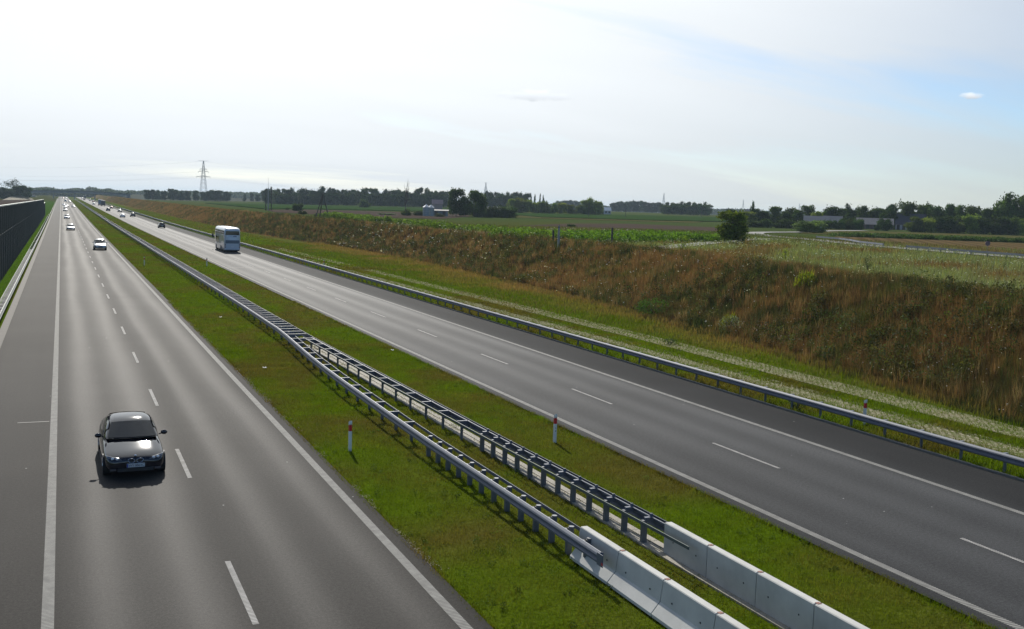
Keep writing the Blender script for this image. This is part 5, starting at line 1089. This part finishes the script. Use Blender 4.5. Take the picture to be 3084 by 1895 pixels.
for x, y, zt_, mat, lab, lampy in ((58.6, 122.2, 5.91, M_wood, 'short dark wooden fence post, left of the pair behind the slope crest', 0), (57.3, 117.9, 6.36, M_cpole, 'pale grey post with a rounded head, right of the pair behind the slope crest', 1), (66.0, 119.9, 6.49, M_wood, 'lone dark wooden post before the ploughed field', 0)):
    z0 = float(gz(x, y)); q_ = thing('fence_post', lab, 'post', (x, y, z0), 0, 'posts behind the slope crest'); m = MB(); m.tube([(0, 0, -.2), (0, 0, zt_ - z0)], [.16, .13], 8); m.build('shaft', mat, q_)
    m = MB(); m.tube([(0, 0, zt_ - z0), (0, 0, zt_ - z0 + (.35 if lampy else .08))], [.13 if lampy else .125, .06], 8); m.build('cap', M_steel if lampy else mat, q_)
for (x, y, lab) in ((250, 480, 'thin far pole in the green field, first right of the farm clump'), (283, 500, 'thin far pole in the green field before the middle row'), (372, 560, 'thin far pole in the green field left of the square copse'), (415, 560, 'thin far pole in front of the square copse')):
    z0 = float(gz(x, y)); q_ = thing('utility_pole', lab, 'utility pole', (x, y, z0), 0, 'thin field poles'); m = MB(); m.tube([(0, 0, -.2), (0, 0, 7.6)], [.16, .10], 6); m.build('shaft', M_wood, q_); m = MB(); m.tube([(-.7, 0, 7.2), (.7, 0, 7.2)], .06, 4); m.build('crossarm', M_wood, q_)

# ================================================================= BUILDINGS
def gable(name, label, x, y, rz, L, Wd, hw_, hr, wall, roof, cat='house', group=None, gap=.35, doors=2, wins=2, z=None):
    t = thing(name, label, cat, (x, y, float(gz(x, y)) if z is None else z), rz, group); m = MB(); m.box(-L / 2, L / 2, -Wd / 2, Wd / 2, -.4, hw_)
    for s in (-1, 1): x_ = s * L / 2; b = len(m.v); m.v += [(x_, -Wd / 2, hw_), (x_, Wd / 2, hw_), (x_, 0, hr - .05)]; m.f.append((b, b + 1, b + 2) if s > 0 else (b, b + 2, b + 1))
    m.build('wall', wall, t); e = gap; m = MB(); k = (hr - hw_) / (Wd / 2); z0 = hw_ - e * k
    for s in (-1, 1): m.hexa([(-L / 2 - e, s * (Wd / 2 + e), z0), (L / 2 + e, s * (Wd / 2 + e), z0), (L / 2 + e, 0, hr), (-L / 2 - e, 0, hr), (-L / 2 - e, s * (Wd / 2 + e), z0 + .14), (L / 2 + e, s * (Wd / 2 + e), z0 + .14), (L / 2 + e, 0, hr + .14), (-L / 2 - e, 0, hr + .14)])
    m.build('roof', roof, t)
    n = doors + wins
    for i in range(n):
        xx = -L / 2 + L * (i + .5) / n; m = MB()
        if i < doors: m.box(xx - .6, xx + .6, -Wd / 2 - .04, -Wd / 2 - .003, 0, min(2.0, hw_ - .2)); m.build('door', M_wood, t)
        else: m.box(xx - .5, xx + .5, -Wd / 2 - .04, -Wd / 2 - .003, .9, min(1.9, hw_ - .15)); m.build('window', M_glass, t)
    return t
W1 = simple('brick_wall', (.16, .10, .08), .9, 0, .3, 1); W2 = simple('pale_render', (.42, .42, .40), .85, 0, .2, 1); W3 = simple('timber_wall', (.06, .05, .05), .9, 0, .3, 1)
RF1 = simple('fibre_cement_roof', (.36, .29, .24), .85, 0, .2, .6); RF2 = simple('dark_roof', (.05, .05, .065), .7, 0, .2, .6); RF3 = simple('red_roof', (.30, .06, .045), .8, 0, .25, .6)
ra = R(-40)
gable('barn', 'long low barn with a pale grey roof and brown wall in the right farm', 309, 337.5, ra, 14, 7, 2.0, 4.4, W1, RF1, 'barn', 'farm buildings on the right', wins=3)
gable('barn', 'low barn with pale roof half hidden behind trees left of the long barn', 284.5, 334.5, ra, 7, 6, 2.2, 4.8, W1, RF1, 'barn', 'farm buildings on the right')
gable('shed', 'small shed with grey roof behind the silvery willow bush', 279, 338, ra, 9, 6, 2.2, 4.6, W2, RF1, 'shed', 'farm buildings on the right')
gable('farmhouse', 'dark-roofed farmhouse with pale gable edge at the foot of the tall right trees', 328, 337, R(-50), 11, 9, 2.4, 6.6, W2, RF2, 'house', 'farm buildings on the right', wins=3)
gable('shed', 'pale lean-to shed right of the dark-roofed farmhouse', 334, 331, ra, 6, 4, 2.2, 3.0, W2, RF2, 'shed', 'farm buildings on the right')
gable('house', 'white house with a bright sunlit roof among the trees left of the right farm', 283, 386, R(-10), 6, 5, 3.2, 5.4, W2, RF1, 'house', None, z=6.0)
gable('house', 'far white house with bright roof among trees below the pylon', 205, 1010, R(-20), 16, 10, 3, 7, W2, simple('bright_roof', (.7, .68, .64), .5), 'house', 'far houses')
gable('house', 'tiny far red-roofed house right of the white house below the pylon', 224, 960, R(-20), 18, 8, 2.5, 5, W2, RF3, 'house', 'far houses')
gable('house', 'pale farmhouse with patched pinkish roof above the grey silos', 190, 545, R(-18), 5.6, 4.5, 4.8, 6.9, simple('pinkish_wall', (.30, .23, .22), .85), simple('patched_roof', (.33, .22, .2), .8), 'house', None)
gable('house', 'small far pinkish house right of the silos', 208, 510, R(-18), 10, 6, 2.2, 4, simple('pink_render', (.34, .20, .17), .85), RF1, 'house', None)
gable('shed', 'dark open shed with grey side panels between silos and trees', 140.2, 398.5, R(-19), 6.2, 4, 2.2, 2.6, simple('sheet_wall', (.14, .17, .18), .6), RF2, 'shed', None, wins=0)
gable('house', 'bright far roof among the trees right of the middle row', 345, 640, R(-20), 9, 6, 2.6, 4.6, W2, bpy.data.materials['bright_roof'], 'house', None)
def silo(x, y, r_, h, label):
    t = thing('silo', label, 'silo', (x, y, float(gz(x, y))), 0, 'grain silos'); m = MB(); m.tube([(0, 0, 0), (0, 0, h)], r_, 24); m.build('drum', simple('silo_steel', (.26, .30, .31), .5, .5, .2, 1), t)
    for k in range(1, 5): m = MB(); m.tube([(0, 0, h * k / 5 - .03), (0, 0, h * k / 5 + .03)], r_ + .02, 24); m.build('hoop', M_steel, t)
    m = MB(); m.tube([(0, 0, h), (0, 0, h + 1.0)], [r_ + .1, .25], 24); m.tube([(0, 0, h + 1.0), (0, 0, h + 1.2)], .28, 10); m.build('cone_roof', simple('silo_roof', (.55, .56, .56), .3, .7), t)
silo(132.6, 393.5, 1.35, 3.5, 'corrugated grain silo with sunlit cone roof, left of the pair'); silo(135.4, 396, 1.3, 3.4, 'corrugated grain silo with cone roof, right of the pair')
# lane guard rails and the round sign
def lane_rail(P_, label):
    t = thing('guardrail', label, 'guardrail', (0, 0, 0), 0, 'guardrails along the pale lane'); m = MB()
    S = []; 
    for a, b in zip(P_, P_[1:]):
        for i in range(6): S.append((a[0] + (b[0] - a[0]) * i / 6, a[1] + (b[1] - a[1]) * i / 6))
    S.append(P_[-1])
    m.rings([[(x, y, float(gz(x, y)) + z) for z in (.45, .75)] + [(x + .05, y + .05, float(gz(x, y)) + z) for z in (.75, .45)] for x, y in S], cap=True); m.build('beam', M_steel, t)
    for i, (x, y) in enumerate(S):
        if i % 2 == 0: q = MB(); z = float(gz(x, y)); q.box(x + .06, x + .18, y + .06, y + .18, z - .1, z + .8); q.build('post', M_steel_d, t)
lane_rail([(143.2, 173), (140.5, 163), (136, 155), (127.5, 142.5), (122.0, 131.0)], 'short guardrail on the inner edge of the bend of the pale lane')
lane_rail([(119.2, 123.0), (117.4, 114.5), (115.2, 104), (112.4, 92)], 'guardrail along the pale lane at the right edge of the photo')
sg = thing('road_sign', 'small round traffic sign seen from behind before the stubble field', 'road sign', (128.5, 116.2, float(gz(128.5, 116.2)))); m = MB(); m.tube([(0, 0, -.1), (0, 0, 1.2)], .03, 6); m.build('pole', M_steel, sg); m = MB(); m.tube([(-.01, -.05, 1.5), (.01, -.02, 1.5)], .36, 20); m.build('sign_face', simple('sign_back', (.16, .10, .12), .6), sg)

# ================================================================= HAZE
hm = MB(); hm.box(-9200, 9200, -400, 9200, -3, 66); hz = hm.build('haze', None, kind='stuff')
m_, t_, b_, o_ = new_mat('haze'); t_.nodes.remove(b_); v_ = N(t_, 'ShaderNodeVolumePrincipled'); v_.inputs['Color'].default_value = (.68, .86, 1.0, 1); v_.inputs['Density'].default_value = .00009; v_.inputs['Anisotropy'].default_value = .1
t_.links.new(v_.outputs[0], o_.inputs['Volume']); hz.data.materials.append(m_)
